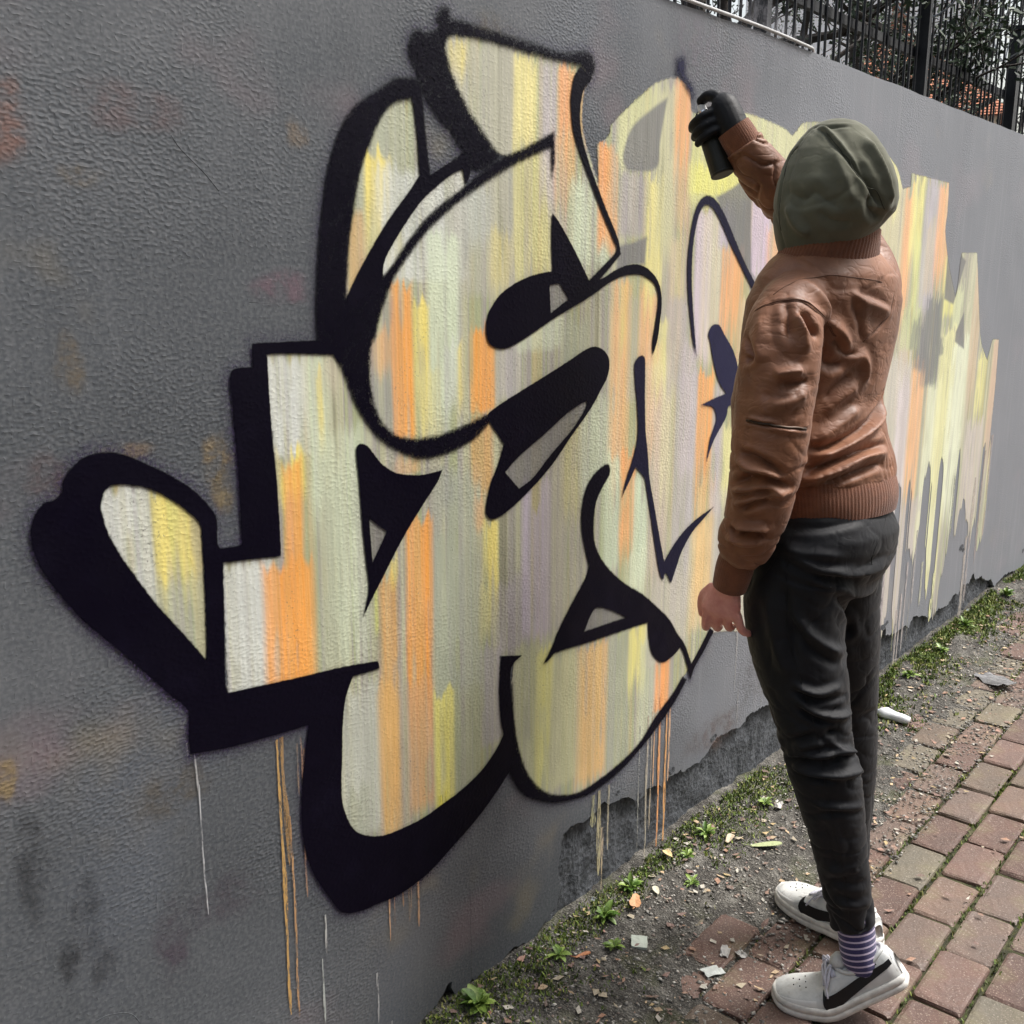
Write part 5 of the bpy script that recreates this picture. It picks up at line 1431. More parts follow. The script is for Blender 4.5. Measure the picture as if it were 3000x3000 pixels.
SHARP = {'jacket': 1.35, 'trousers': 1.5, 'hood': 1.5}; GAIN = {'jacket': 1.6, 'trousers': 1.5, 'hood': 1.75}
def crease(me, part, extra=None, relax=1):
    """push folds and seams, given as lines on the cloth, in and out along the normals"""
    V, N = mesh_arrays(me)
    D = np.zeros(len(V))
    for pt, amp, w, line in CREASES:
        if pt != part: continue
        L = np.array([tuple(q) for q in catmull([tuple(v / 1000 for v in q) for q in line], 6)])
        A = amp / 1000.0 * GAIN[part]; W = w / 1000.0 * .95
        lo, hi = L.min(0) - 4 * W, L.max(0) + 4 * W
        idx = np.where(((V > lo) & (V < hi)).all(1))[0]
        if len(idx) == 0: continue
        Q = V[idx]; d = np.full(len(idx), 1e9); tt = np.zeros(len(idx))
        m = len(L) - 1
        for i in range(m):
            a, e = L[i], L[i + 1] - L[i]
            t = np.clip(((Q - a) @ e) / (e @ e + 1e-12), 0, 1)
            q = np.linalg.norm(Q - a - t[:, None] * e, axis=1)
            b = q < d; d[b] = q[b]; tt[b] = (i + t[b]) / m
        env = np.clip(np.minimum(tt, 1 - tt) * 5 + .25, 0, 1)
        if A < 0: W *= .85
        else: W *= 1.12
        D[idx] += A * env * (np.exp(-(d / W) ** (1.05 if A < 0 else 1.7)) - .28 * np.exp(-((d - 2.0 * W) / (W * 1.1)) ** 2))
    if extra is not None: D += extra(V, N)
    V = V + N * D[:, None]
    me.vertices.foreach_set("co", V.astype(np.float32).ravel()); me.update()

def fbm(V, scale, oct=3):
    out = np.zeros(len(V)); a = 1.0
    for o in range(oct):
        r = np.random.default_rng(900 + o).random((64, 64, 64))
        q = V * np.asarray(scale) * 2 ** o; i = np.floor(q).astype(int); t = q - i; t = t * t * (3 - 2 * t)
        s = 0
        for dx in (0, 1):
            for dy in (0, 1):
                for dz in (0, 1):
                    w = (t[:, 0] if dx else 1 - t[:, 0]) * (t[:, 1] if dy else 1 - t[:, 1]) * (t[:, 2] if dz else 1 - t[:, 2])
                    s = s + w * r[(i[:, 0] + dx) % 64, (i[:, 1] + dy) % 64, (i[:, 2] + dz) % 64]
        out += a * (s - .5) * 2; a *= .5
    return out

def wrinkle(V, scale, seed, warp=.25, power=5.0):
    """network of narrow valleys between rounded swells, as cloth bunches"""
    q = V + warp * .1 * np.stack([fbm(V + seed, (9, 9, 9), 2), fbm(V + seed + 4, (9, 9, 9), 2), fbm(V + seed + 8, (9, 9, 9), 2)], 1)
    n = fbm(q + seed * 1.7, scale, 2)
    return -(1 - np.clip(np.abs(n) * 1.6, 0, 1)) ** power

def frame(rot):
    return Vector((math.cos(rot), math.sin(rot), 0)), Vector((-math.sin(rot), math.cos(rot), 0))

person = empty("person", (1.98, -0.52, 0.0))
tag(person, "person in olive hood, brown bomber jacket, black trousers and white trainers spraying the wall", "person")
def wear(o, parent=None):
    o.parent = parent or person
    if parent is None: o.matrix_parent_inverse = Matrix.Translation((-1.98, 0.52, 0.0))
    return o

# ---- cloth and skin materials
def leather():
    m = NT("brown_jacket")
    c = m.ramp(m.noise(7, 4, .6), [(.3, lin((104, 66, 43))), (.55, lin((132, 86, 58))), (.8, lin((158, 110, 79)))])
    c = m.mix(m.math('MULTIPLY', m.maprange(m.noise(38, 3), .5, .75), .25), c, lin((88, 54, 38)))
    m.color(c).rough(m.maprange(m.noise(20, 3), .3, .7, .50, .66))
    m.b.inputs['Specular IOR Level'].default_value = .5
    m.b.inputs['Sheen Weight'].default_value = .08
    cr = m.math('ABSOLUTE', m.math('SUBTRACT', m.noise(26, 2, .6, m.mapping((1, 1, 1.5), (.3, .2, 0)), .4), .5))
    h = m.math('ADD', m.math('MULTIPLY', m.maprange(cr, 0.0, .10), .55), m.math('MULTIPLY', m.noise(420, 1), .14))
    m.normal(m.bump(h, .20, .005)); return m.mat
def knit(name, c):
    m = NT(name)
    m.color(m.ramp(m.noise(60, 3), [(.3, tuple(v * .8 for v in c)), (.7, tuple(v * 1.15 for v in c))])).rough(.85)
    m.b.inputs['Sheen Weight'].default_value = .2
    m.normal(m.bump(m.noise(500, 2), .4, .003)); return m.mat
def cloth(name, c, rough, fuzz=.2, big=.3, weave=700):
    m = NT(name)
    m.color(m.ramp(m.noise(11, 4, .6), [(.3, tuple(v * .82 for v in c)), (.7, tuple(v * 1.18 for v in c))])).rough(rough)
    m.b.inputs['Specular IOR Level'].default_value = .24; m.b.inputs['Sheen Weight'].default_value = fuzz; m.b.inputs['Sheen Roughness'].default_value = .5
    cr = m.math('ABSOLUTE', m.math('SUBTRACT', m.noise(20, 2, .6, None, .5), .5))
    h = m.math('ADD', m.math('MULTIPLY', m.maprange(cr, 0.0, .09), .5), m.math('MULTIPLY', m.noise(weave, 1), .22))
    m.normal(m.bump(h, big, .004)); return m.mat
def skin():
    m = NT("skin")
    c = m.ramp(m.noise(40, 4, .6), [(.3, lin((214, 142, 130))), (.7, lin((238, 176, 162)))])
    m.color(c).rough(.5); m.b.inputs['Subsurface Weight'].default_value = .15
    m.b.inputs['Subsurface Radius'].default_value = (.012, .005, .003); m.b.inputs['Subsurface Scale'].default_value = .5
    m.normal(m.bump(m.noise(260, 3), .2, .003)); return m.mat
M_JACKET, M_KNIT = leather(), knit("brown_rib_knit", lin((116, 70, 45)))
M_TROUS = cloth("black_trousers", lin((23, 24, 28)), .62, .05, .16)
M_HOOD = cloth("olive_hood", lin((98, 98, 83)), .85, .10, .14, 900)
M_GLOVE = cloth("black_glove", lin((15, 16, 20)), .55, .03, .2, 600)
M_SKIN = skin()

# ---- joints (metres)
TR = math.radians(-15); tr_, tf_ = frame(TR)
torso = [(1.100, -.4663, .161, .113), (1.115, -.4600, .167, .117), (1.14, -.4454, .177, .125), (1.18, -.4297, .179, .125), (1.25, -.4203, .176, .118), (1.32, -.4327, .180, .113),
         (1.38, -.4391, .186, .112), (1.44, -.4435, .186, .108), (1.485, -.4477, .166, .098), (1.512, -.4446, .132, .088), (1.535, -.4428, .096, .078)]
sleeve_l = [(1.845, -.440, 1.448, .052), (1.790, -.446, 1.432, .061), (1.748, -.4530, 1.402, .067), (1.727, -.4572, 1.365, .070), (1.715, -.4596, 1.3197, .071), (1.700, -.4617, 1.2459, .0695), (1.690, -.4614, 1.1805, .067), (1.690, -.4528, 1.1168, .0615),
            (1.695, -.4419, 1.0605, .058), (1.700, -.4258, 1.0171, .0550), (1.708, -.4120, .985, .0490), (1.712, -.403, .966, .0385)]
sleeve_r = [(2.03, -.49, 1.440, .060), (2.062, -.470, 1.475, .064), (2.085, -.42, 1.535, .064), (2.055, -.345, 1.602, .058), (2.000, -.298, 1.652, .052), (1.962, -.272, 1.697, .047), (1.938, -.250, 1.738, .041)]
def ellipse_sleeve(path, seg=40):
    xyz, rad = smooth_path(path, 5)
    V, Fs = tube(xyz, rad, seg); return V, Fs
pieces = [loft([((1.935, y, z), tr_ * a, tf_ * b, 2.05) for z, y, a, b in torso], 56), ellipse_sleeve(sleeve_l), ellipse_sleeve(sleeve_r)]
jacket_me = fuse("jacket", pieces, .0033, 3)
def jacket_noise(V, N):
    w = fbm(V + 3.1, (7, 7, 9), 2) * .0022
    arm = np.clip((1.80 - V[:, 0]) / .06, 0, 1) * (V[:, 1] < -.33)
    low = np.clip((1.20 - V[:, 2]) / .12, 0, 1)
    w += wrinkle(V, (7, 7, 6), 3, .3, 7.0) * .0020 + wrinkle(V, (9, 9, 30), 5) * .0050 * arm * (.25 + .75 * low) + wrinkle(V, (22, 22, 34), 9) * .0003
    rsl = np.clip((V[:, 2] - 1.52) / .05, 0, 1)
    w += wrinkle(V, (20, 26, 26), 13) * .0070 * rsl
    # gathers above the waistband
    g = np.exp(-((V[:, 2] - 1.122) / .026) ** 2) * (V[:, 0] > 1.74)
    ang = np.arctan2(V[:, 1] + .44, V[:, 0] - 1.93)
    w += g * .0024 * (np.abs(np.sin(ang * 15 + 3.0 * np.sin(ang * 5))) - .6)
    return w
if not BAKE: crease(jacket_me, 'jacket', jacket_noise)
jacket = wear(link("jacket", jacket_me, M_JACKET))

def rib_tube(path, rads, ribs, depth, seg=None, flat=None):
    """knitted band: a tube whose surface carries fine lengthwise ribs"""
    seg = seg or ribs * 4
    V, Fs = tube(path, rads, seg, cap=False)
    C = [Vector(q) for q in path]
    out = []
    for i, c in enumerate(C):
        for j in range(seg):
            v = V[i * seg + j]; k = 1 + depth * math.cos(2 * math.pi * ribs * j / seg)
            out.append(c + (v - c) * k)
    return out, Fs
# waistband
n, seg = 7, 480
V, Fs = [], []
for i in range(n):
    t = i / (n - 1); z = 1.038 + .070 * t
    a, b, y = .152 + .012 * math.sin(math.pi * (.15 + .7 * t)), .108 + .009 * math.sin(math.pi * (.15 + .7 * t)), -.4735 + .008 * t
    c = Vector((1.935, y, z))
    for j in range(seg):
        u = 2 * math.pi * j / seg; k = 1 + .004 * math.cos(120 * u) + .012 * math.sin(5 * u + 1) * math.sin(math.pi * t)
        x, w = math.cos(u), math.sin(u)
        V.append(c + tr_ * (a * k * abs(x) ** (2 / 2.05) * (1 if x > 0 else -1)) + tf_ * (b * k * abs(w) ** (2 / 2.05) * (1 if w > 0 else -1)))
Fs = [(i * seg + j, i * seg + (j + 1) % seg, (i + 1) * seg + (j + 1) % seg, (i + 1) * seg + j) for i in range(n - 1) for j in range(seg)]
wb = link("waistband", np_mesh("waistband", V, Fs, True), M_KNIT, jacket)
xyz, rad = smooth_path([(1.7125, -.4015, .972, .034), (1.716, -.394, .950, .0355), (1.719, -.387, .925, .0345), (1.722, -.381, .905, .0325)], 3)
V, Fs = rib_tube(xyz, rad, 44, .006); link("cuff", np_mesh("cuff", V, Fs, True), M_KNIT, jacket)
xyz, rad = smooth_path([(1.940, -.252, 1.733, .036), (1.932, -.243, 1.752, .0355), (1.926, -.234, 1.768, .034)], 3)
V, Fs = rib_tube(xyz, rad, 44, .006); link("cuff", np_mesh("cuff", V, Fs, True), M_KNIT, jacket)
cp = [(1.488, -.442, .112, .084), (1.512, -.443, .110, .087), (1.530, -.446, .103, .087), (1.545, -.448, .099, .085), (1.555, -.450, .097, .084), (1.558, -.450, .093, .080), (1.545, -.450, .089, .076)]
V, seg = [], 300
for z, y, a, b in cp:
    for j in range(seg):
        u = 2 * math.pi * j / seg; k = 1 + .007 * math.cos(75 * u)
        V.append(Vector((1.925, y, z - .016 * math.sin(u))) + tr_ * a * k * math.cos(u) + tf_ * b * k * math.sin(u))
Fs = [(i * seg + j, i * seg + (j + 1) % seg, (i + 1) * seg + (j + 1) % seg, (i + 1) * seg + j) for i in range(len(cp) - 1) for j in range(seg)]
link("collar", np_mesh("collar", V, Fs, True), M_KNIT, jacket)
if ZIPLINE:
    zp = [tuple(v / 1000 for v in q) for q in ZIPLINE]
    bv = BVHTree.FromPolygons([tuple(v.co) for v in jacket_me.vertices], [tuple(p.vertices) for p in jacket_me.polygons])
    zs_ = []
    for q in catmull(zp, 8):
        hit = bv.find_nearest(q); zs_.append(hit[0] + hit[1] * .0012)
    V, Fs = tube(zs_, .0026, 6)
    link("sleeve_zip", py_mesh("sleeve_zip", V, Fs, True), simple("dark_zip", lin((60, 44, 30)), .4, .2, 80, spec=.6, metal=.5), jacket)

M_SEAM = simple("seam_thread", lin((92, 60, 42)), .7, .1, 60)
M_SEAM_D = simple("dark_seam_thread", lin((12, 12, 14)), .7, .1, 60)
M_SEAM_O = simple("olive_seam", lin((58, 58, 46)), .8, .1, 60)
def seams(part, me, owner, mat, r=.0008):
    bv = BVHTree.FromPolygons([tuple(v.co) for v in me.vertices], [tuple(p.vertices) for p in me.polygons])
    for pt, line in SEAMS:
        if pt != part: continue
        pts = []
        for q in catmull([tuple(v / 1000 for v in w) for w in line], 10):
            hit = bv.find_nearest(q); pts.append(hit[0] + hit[1] * .0003)
        for _ in range(3): pts = [pts[0]] + [(a + b * 2 + c) / 4 for a, b, c in zip(pts, pts[1:], pts[2:])] + [pts[-1]]
        V, Fs = tube(pts, r, 5)
        link("seam", py_mesh("seam", V, Fs, True), mat, owner)
seams('jacket', jacket_me, jacket, M_SEAM)

# ---- trousers
PR = math.radians(-6); pr_, pf_ = frame(PR)
pelvis = [(1.085, -.4680, .138, .096), (1.05, -.4700, .146, .103), (1.03, -.4710, .158, .114), (1.0, -.4744, .174, .124), (.95, -.4746, .180, .124), (.90, -.4648, .178, .114), (.86, -.462, .160, .090)]
leg_l = [(1.845, -.4700, .930, .098), (1.845, -.4602, .877, .1010), (1.840, -.469, .7928, .0935), (1.835, -.4991, .691, .0840), (1.830, -.5262, .5996, .0715), (1.835, -.5459, .5361, .0685), (1.840, -.5601, .4817, .0630),
         (1.855, -.5828, .3674, .0530), (1.875, -.6016, .2463, .0485), (1.8805, -.6112, .200, .0480)]
leg_r = [(2.010, -.468, .920, .098), (2.02, -.463, .8359, .0980), (2.06, -.4694, .6727, .0880), (2.09, -.4797, .5554, .0735), (2.105, -.4839, .412, .0720), (2.115, -.4904, .2667, .0600), (2.112, -.508, .140, .0500), (2.108, -.512, .112, .049)]
tp = [loft([((1.93, y, z), pr_ * a, pf_ * b, 2.2) for z, y, a, b in pelvis], 56), ellipse_sleeve(leg_l, 40), ellipse_sleeve(leg_r, 40)]
trous_me = fuse("trousers", tp, .0037, 3)
def trous_noise(V, N):
    w = fbm(V, (6, 6, 8), 2) * .0025 + wrinkle(V, (9, 9, 10), 31) * .0024 + wrinkle(V, (24, 24, 30), 33) * .0005
    low = np.clip((.55 - V[:, 2]) / .3, 0, 1)
    w += low * wrinkle(V, (6, 6, 30), 35) * .0062 + np.exp(-((V[:, 2] - .60) / .10) ** 2) * wrinkle(V, (8, 8, 26), 37) * .0050 + np.exp(-((V[:, 2] - .93) / .09) ** 2) * wrinkle(V, (7, 7, 14), 39) * .0032
    return w
if not BAKE: crease(trous_me, 'trousers', trous_noise)
trousers = wear(link("trousers", trous_me, M_TROUS))
seams("trousers", trous_me, trousers, M_SEAM_D)

# ---- hood
HC = Vector((1.907, -.452, 1.640))
face_d = Vector((-.08, .92, .30)).normalized()
hood_rings = [(1.9084, -.4559, 1.7630, .012), (1.9084, -.4558, 1.7575, .033), (1.9086, -.4563, 1.7475, .0505), (1.9089, -.4574, 1.7302, .0675), (1.9092, -.4579, 1.7072, .0842), (1.9098, -.4597, 1.6794, .0982),
              (1.9101, -.4606, 1.6514, .1072), (1.9102, -.4610, 1.6233, .1108), (1.9097, -.4594, 1.5998, .1095), (1.9072, -.4525, 1.5809, .1010), (1.9047, -.4455, 1.5639, .0905), (1.9020, -.4382, 1.5449, .0780), (1.8993, -.4308, 1.5237, .0640), (1.898, -.428, 1.505, .060)]
hs_, hv_ = Vector((.34, -.94, 0)), Vector((.94, .34, 0))          # across and along the shoulder line of the hood
hp = [loft([((x, y, z), hs_ * w, hv_ * max(min(w * 1.04, .112), .010 if i < 1 else .03), 2.15) for i, (x, y, z, w) in enumerate(hood_rings)], 56)]
hood_me = fuse("hood", hp, .0030, 5)
def hood_noise(V, N):
    return wrinkle(V, (8, 8, 8), 21, .25, 7.0) * .0026 + fbm(V, (5, 5, 5), 1) * .0022 + np.clip(1.6 - V[:, 2], 0, .1) * 10 * fbm(V + 5, (26, 26, 12), 2) * .0020
if not BAKE: crease(hood_me, 'hood', hood_noise)
hood_src = hood_me.copy()
bm = bmesh.new(); bm.from_mesh(hood_me)
kill = [v for v in bm.verts if ((v.co - (HC + Vector((0, 0, -.012)))).normalized().dot(face_d) > .84)]
bmesh.ops.delete(bm, geom=kill, context='VERTS')
rim = [e for e in bm.edges if e.is_boundary]
bm.to_mesh(hood_me); bm.free()
hood = wear(link("hood", hood_me, M_HOOD))
seams('hood', hood_src, hood, M_SEAM_O, .0010)
sm = hood.modifiers.new("thickness", 'SOLIDIFY'); sm.thickness = .004; sm.offset = -1

# ---- body: one continuous skin under the clothes, with face and bare left hand
def finger(base, dirs, lens, rads):
    p = Vector(base); pts = [tuple(p) + (rads[0],)]
    for d, L, r in zip(dirs, lens, rads[1:]):
        p = p + Vector(d).normalized() * L; pts.append(tuple(p) + (r,))
    xyz, rad = smooth_path(pts, 3)
    V, Fs = tube(xyz, rad, 10)
    e = ball(pts[-1][:3], (rads[-1],) * 3, 8)
    return [(V, Fs), e]
wrist = Vector((1.722, -.379, .912))
hd = Vector((-.02, .16, -.98)).normalized()                 # down along the hand
ht = Vector((-.30, .93, .12)); ht = (ht - hd * ht.dot(hd)).normalized()   # towards the thumb
hn = hd.cross(ht).normalized()                              # back of the hand
if hn.x > 0: hn = -hn
H = lambda a, b, c=0: wrist + hd * a + ht * b + hn * c
body = [loft([((1.93, -.462, .90), pr_ * .14, pf_ * .085, 2), ((1.93, -.465, 1.0), pr_ * .145, pf_ * .095, 2), ((1.93, -.43, 1.15), pr_ * .125, pf_ * .09, 2), ((1.93, -.415, 1.30), tr_ * .15, tf_ * .10, 2), ((1.93, -.42, 1.42), tr_ * .155, tf_ * .095, 2), ((1.93, -.43, 1.475), tr_ * .11, tf_ * .07, 2), ((1.925, -.438, 1.51), tr_ * .058, tf_ * .056, 2), ((1.918, -.44, 1.57), tr_ * .052, tf_ * .054, 2)], 32),
        ball((1.918, -.478, 1.640), (.068, .080, .094), 24), ball((1.912, -.440, 1.602), (.050, .046, .058), 16)]
fd = Vector((-.30, .93, .20)).normalized(); fr = Vector((.93, .30, 0)).normalized(); fu = fr.cross(fd).normalized()
HF = lambda a, b, c: Vector((1.918, -.478, 1.640)) + (fd * a + fr * b + fu * c) * .92
body += [finger(HF(.078, 0, .018), [fd * .35 - fu, fd * .9 - fu * .5, -fu], [.018, .016, .006], [.007, .010, .012, .009])[0], ball(HF(.088, 0, -.012), (.013, .013, .011), 10),
         ball(HF(.072, 0, -.048), (.024, .016, .008), 10), ball(HF(.071, 0, -.060), (.022, .015, .008), 10), ball(HF(.060, 0, -.088), (.026, .022, .018), 12),
         ball(HF(.070, .030, .026), (.016, .012, .007), 10), ball(HF(.070, -.030, .026), (.016, .012, .007), 10), ball(HF(.068, .031, .008), (.012, .012, .009), 10), ball(HF(.068, -.031, .008), (.012, .012, .009), 10),
         ball(HF(0, .074, -.008), (.010, .020, .028), 12), ball(HF(0, -.074, -.008), (.010, .020, .028), 12)]
def shrink(path, k): return [q[:3] + (q[3] * k,) for q in path]
body += [ellipse_sleeve(shrink(sleeve_l[1:], .62) + [tuple(wrist + Vector((0, 0, .03))) + (.027,), tuple(wrist) + (.026,), tuple(H(.02, .002)) + (.024,)], 16), ellipse_sleeve(shrink(sleeve_r, .60) + [(1.926, -.232, 1.772, .025)], 16),
         ellipse_sleeve(shrink(leg_l[:-2], .72) + [leg_l[-2][:3] + (.026,), leg_l[-1][:3] + (.022,)], 20), ellipse_sleeve(shrink(leg_r[:-2], .72) + [leg_r[-2][:3] + (.026,), leg_r[-1][:3] + (.022,)], 20)]
# left hand: palm, four fingers hanging and half curled, thumb along the front
body += [loft([(H(.000, .0), ht * .022, hn * .019, 2.2), (H(.020, .003), ht * .030, hn * .018, 2.4), (H(.045, .004), ht * .037, hn * .016, 2.6), (H(.062, .004), ht * .038, hn * .014, 2.6), (H(.070, .004), ht * .030, hn * .010, 2.4)], 28)]
for b, cur, L, bk in ((.029, .60, (.040, .026, .018), .0), (.010, .80, (.042, .028, .019), .08), (-.010, .95, (.038, .027, .018), .22), (-.0285, .55, (.030, .021, .016), .75)):
    d1 = hd + (-hn) * cur * .6 - ht * bk * .55; d2 = hd * .75 + (-hn) * cur * 1.5 - ht * bk * .8; d3 = hd * .35 + (-hn) * cur * 2.2 - ht * (bk + .05)
    body += finger(H(.060, b, .001), [d1, d2, d3], L, [.0098, .0088, .0080, .0068])
body += finger(H(.018, .026, -.004), [hd * .8 + ht * .55 - hn * .3, hd + ht * .08 - hn * .35, hd - ht * .15 - hn * .3], (.030, .027, .020), [.0125, .0112, .0098, .0080])
body_me = fuse("body", body, .0033, 3)
wear(link("body", body_me, M_SKIN))

# ---- spray can and the gloved right hand that holds it
can_b, can_t = Vector((1.9196, -.2194, 1.6798)), Vector((1.9243, -.1694, 1.7984))
ck = (can_t - can_b).normalized()
toC = (Vector((0, -1.28, 1.48)) - can_b); cc = (toC - ck * toC.dot(ck)).normalized()    # side of the can towards the pavement
cr_ = ck.cross(cc).normalized()
if cr_.x < 0 and cr_.y > 0: cr_ = -cr_
CA = lambda k, r, c: can_b + ck * k + cr_ * r + cc * c
CL = (can_t - can_b).length
can = empty("spray_can", tuple(can_b)); tag(can, "black spray paint can held up against the wall in a gloved hand", "spray can")
def can_part(name, prof, mat, seg=28):
    V, Fs = tube([tuple(ck * h) for h, r in prof], [r for h, r in prof], seg)
    return link(name, py_mesh(name, V, Fs, False), mat, can)
M_CAN = simple("dark_can_print", lin((26, 27, 20)), .5, .4, 30, spec=.35)
can_part("body", [(.000, .0205), (.001, .0230), (.004, .0235), (.006, .0228), (.112, .0228), (.115, .0234), (.117, .0228)], M_CAN)
Mm = simple("bare_metal", (.72, .72, .74), .22, .05, 30, spec=.6, metal=1.0)
can_part("dome", [(.1172, .0225), (.122, .0205), (.127, .0165), (.130, .0125), (.131, .012), (.135, .012), (.136, .010)], Mm)
can_part("nozzle", [(.1362, .0085), (.138, .0085), (.149, .0075), (.151, .006)], simple("white_nozzle", lin((225, 225, 222)), .4, .04))
gl = []
fw = Vector((1.928, -.236, 1.764))                                  # wrist inside the cuff
pc = CA(.122, .040, .014)
gl.append(ellipse_sleeve([tuple(fw + (fw - pc) * .35) + (.028,), tuple(fw) + (.030,), tuple(fw.lerp(pc, .5)) + (.031,), tuple(pc) + (.029,), tuple(pc.lerp(CA(.138, .03, .006), .8)) + (.022,)], 20))
for h, L in ((.142, 1.0), (.122, 1.03), (.103, 1.0), (.085, .88)):   # four fingers wrapped round the can
    pts = []
    for i in range(8):
        a = math.radians(-28 + 205 * L * i / 7)                      # from the palm round the pavement side
        rad = .0228 + .0080
        pts.append(tuple(CA(h - .004 * i * .4, rad * math.cos(a), rad * math.sin(a))) + ((.0112 - .0005 * i),))
    if h == .142: continue
    xyz, rd = smooth_path(pts, 3); gl.append(tube(xyz, rd, 10)); gl.append(ball(pts[-1][:3], (pts[-1][3],) * 3, 8)); gl.append(ball(pts[1][:3], (.0130,) * 3, 10))
ix = [CA(.128, .040, .016), CA(.146, .032, .018), CA(.157, .017, .011), CA(.156, .002, .003)]   # index finger on the nozzle
xyz, rd = smooth_path([tuple(q) + (r,) for q, r in zip(ix, (.0145, .0130, .0115, .0098))], 4); gl.append(tube(xyz, rd, 10)); gl.append(ball(ix[-1], (.010,) * 3, 8))
th = [CA(.114, .045, -.008), CA(.132, .034, -.024), CA(.140, .014, -.030), CA(.140, -.008, -.028)]  # thumb on the wall side
xyz, rd = smooth_path([tuple(q) + (r,) for q, r in zip(th, (.017, .0145, .0125, .0105))], 4); gl.append(tube(xyz, rd, 10)); gl.append(ball(th[-1], (.0105,) * 3, 8))
glove_me = fuse("glove", gl, .0026, 2)
wear(link("glove", glove_me, M_GLOVE))

# ---- socks and trainers
def sock_material():
    m = NT("striped_sock")
    sx = m.n.new("ShaderNodeSeparateXYZ"); m.l.new(m.co.outputs['Object'], sx.inputs[0])
    w = m.math('SINE', m.math('MULTIPLY', m.math('ADD', sx.outputs['Z'], m.math('MULTIPLY', sx.outputs['Y'], .28)), 2 * math.pi / .0135))
    c = m.mix(m.maprange(w, .45, .75), lin((48, 42, 92)), lin((196, 184, 208)))
    m.color(c).rough(.9); m.b.inputs['Sheen Weight'].default_value = .3
    m.normal(m.bump(m.noise(600, 2), .4, .003)); return m.mat
M_SOCK = sock_material()
def upper_material():
    m = NT("white_leather")
    c = m.ramp(m.noise(30, 4), [(.3, lin((184, 186, 185))), (.7, lin((214, 215, 212)))])
    m.color(m.mix(m.math('MULTIPLY', m.maprange(m.noise(55, 4, .65), .52, .72), .4), c, lin((140, 134, 124)))).rough(.5)
    m.normal(m.bump(m.noise(140, 3), .15, .004)); return m.mat
M_UP = upper_material(); M_SOLE = simple("white_rubber", lin((208, 206, 200)), .6, .16, 55, .15)
M_BLK = simple("black_leather", lin((20, 20, 23)), .45, .15, 60)
M_PANEL = simple("white_overlay", lin((208, 208, 205)), .45, .05, 40, .1)
M_LACE = knit("pale_laces", lin((206, 206, 218)))
M_TREAD = simple("dark_tread", lin((40, 38, 36)), .8, .2, 50)
PROF = [(0, .036, .060, .0), (.006, .050, .080, .0), (.02, .062, .086, .0), (.05, .070, .080, .0), (.085, .076, .074, .0), (.115, .083, .083, .0), (.135, .089, .084, .0), (.16, .096, .074, .001), (.19, .101, .062, .002), (.22, .101, .053, .002), (.245, .094, .047, .001), (.266, .079, .041, -.001), (.280, .056, .034, -.003), (.287, .030, .028, -.004)]
def interp(s, k):
    for a, b in zip(PROF, PROF[1:]):
        if s <= b[0]:
            t = (s - a[0]) / (b[0] - a[0]); t = t * t * (3 - 2 * t) if k == 9 else t
            return a[k] + (b[k] - a[k]) * t
    return PROF[-1][k]
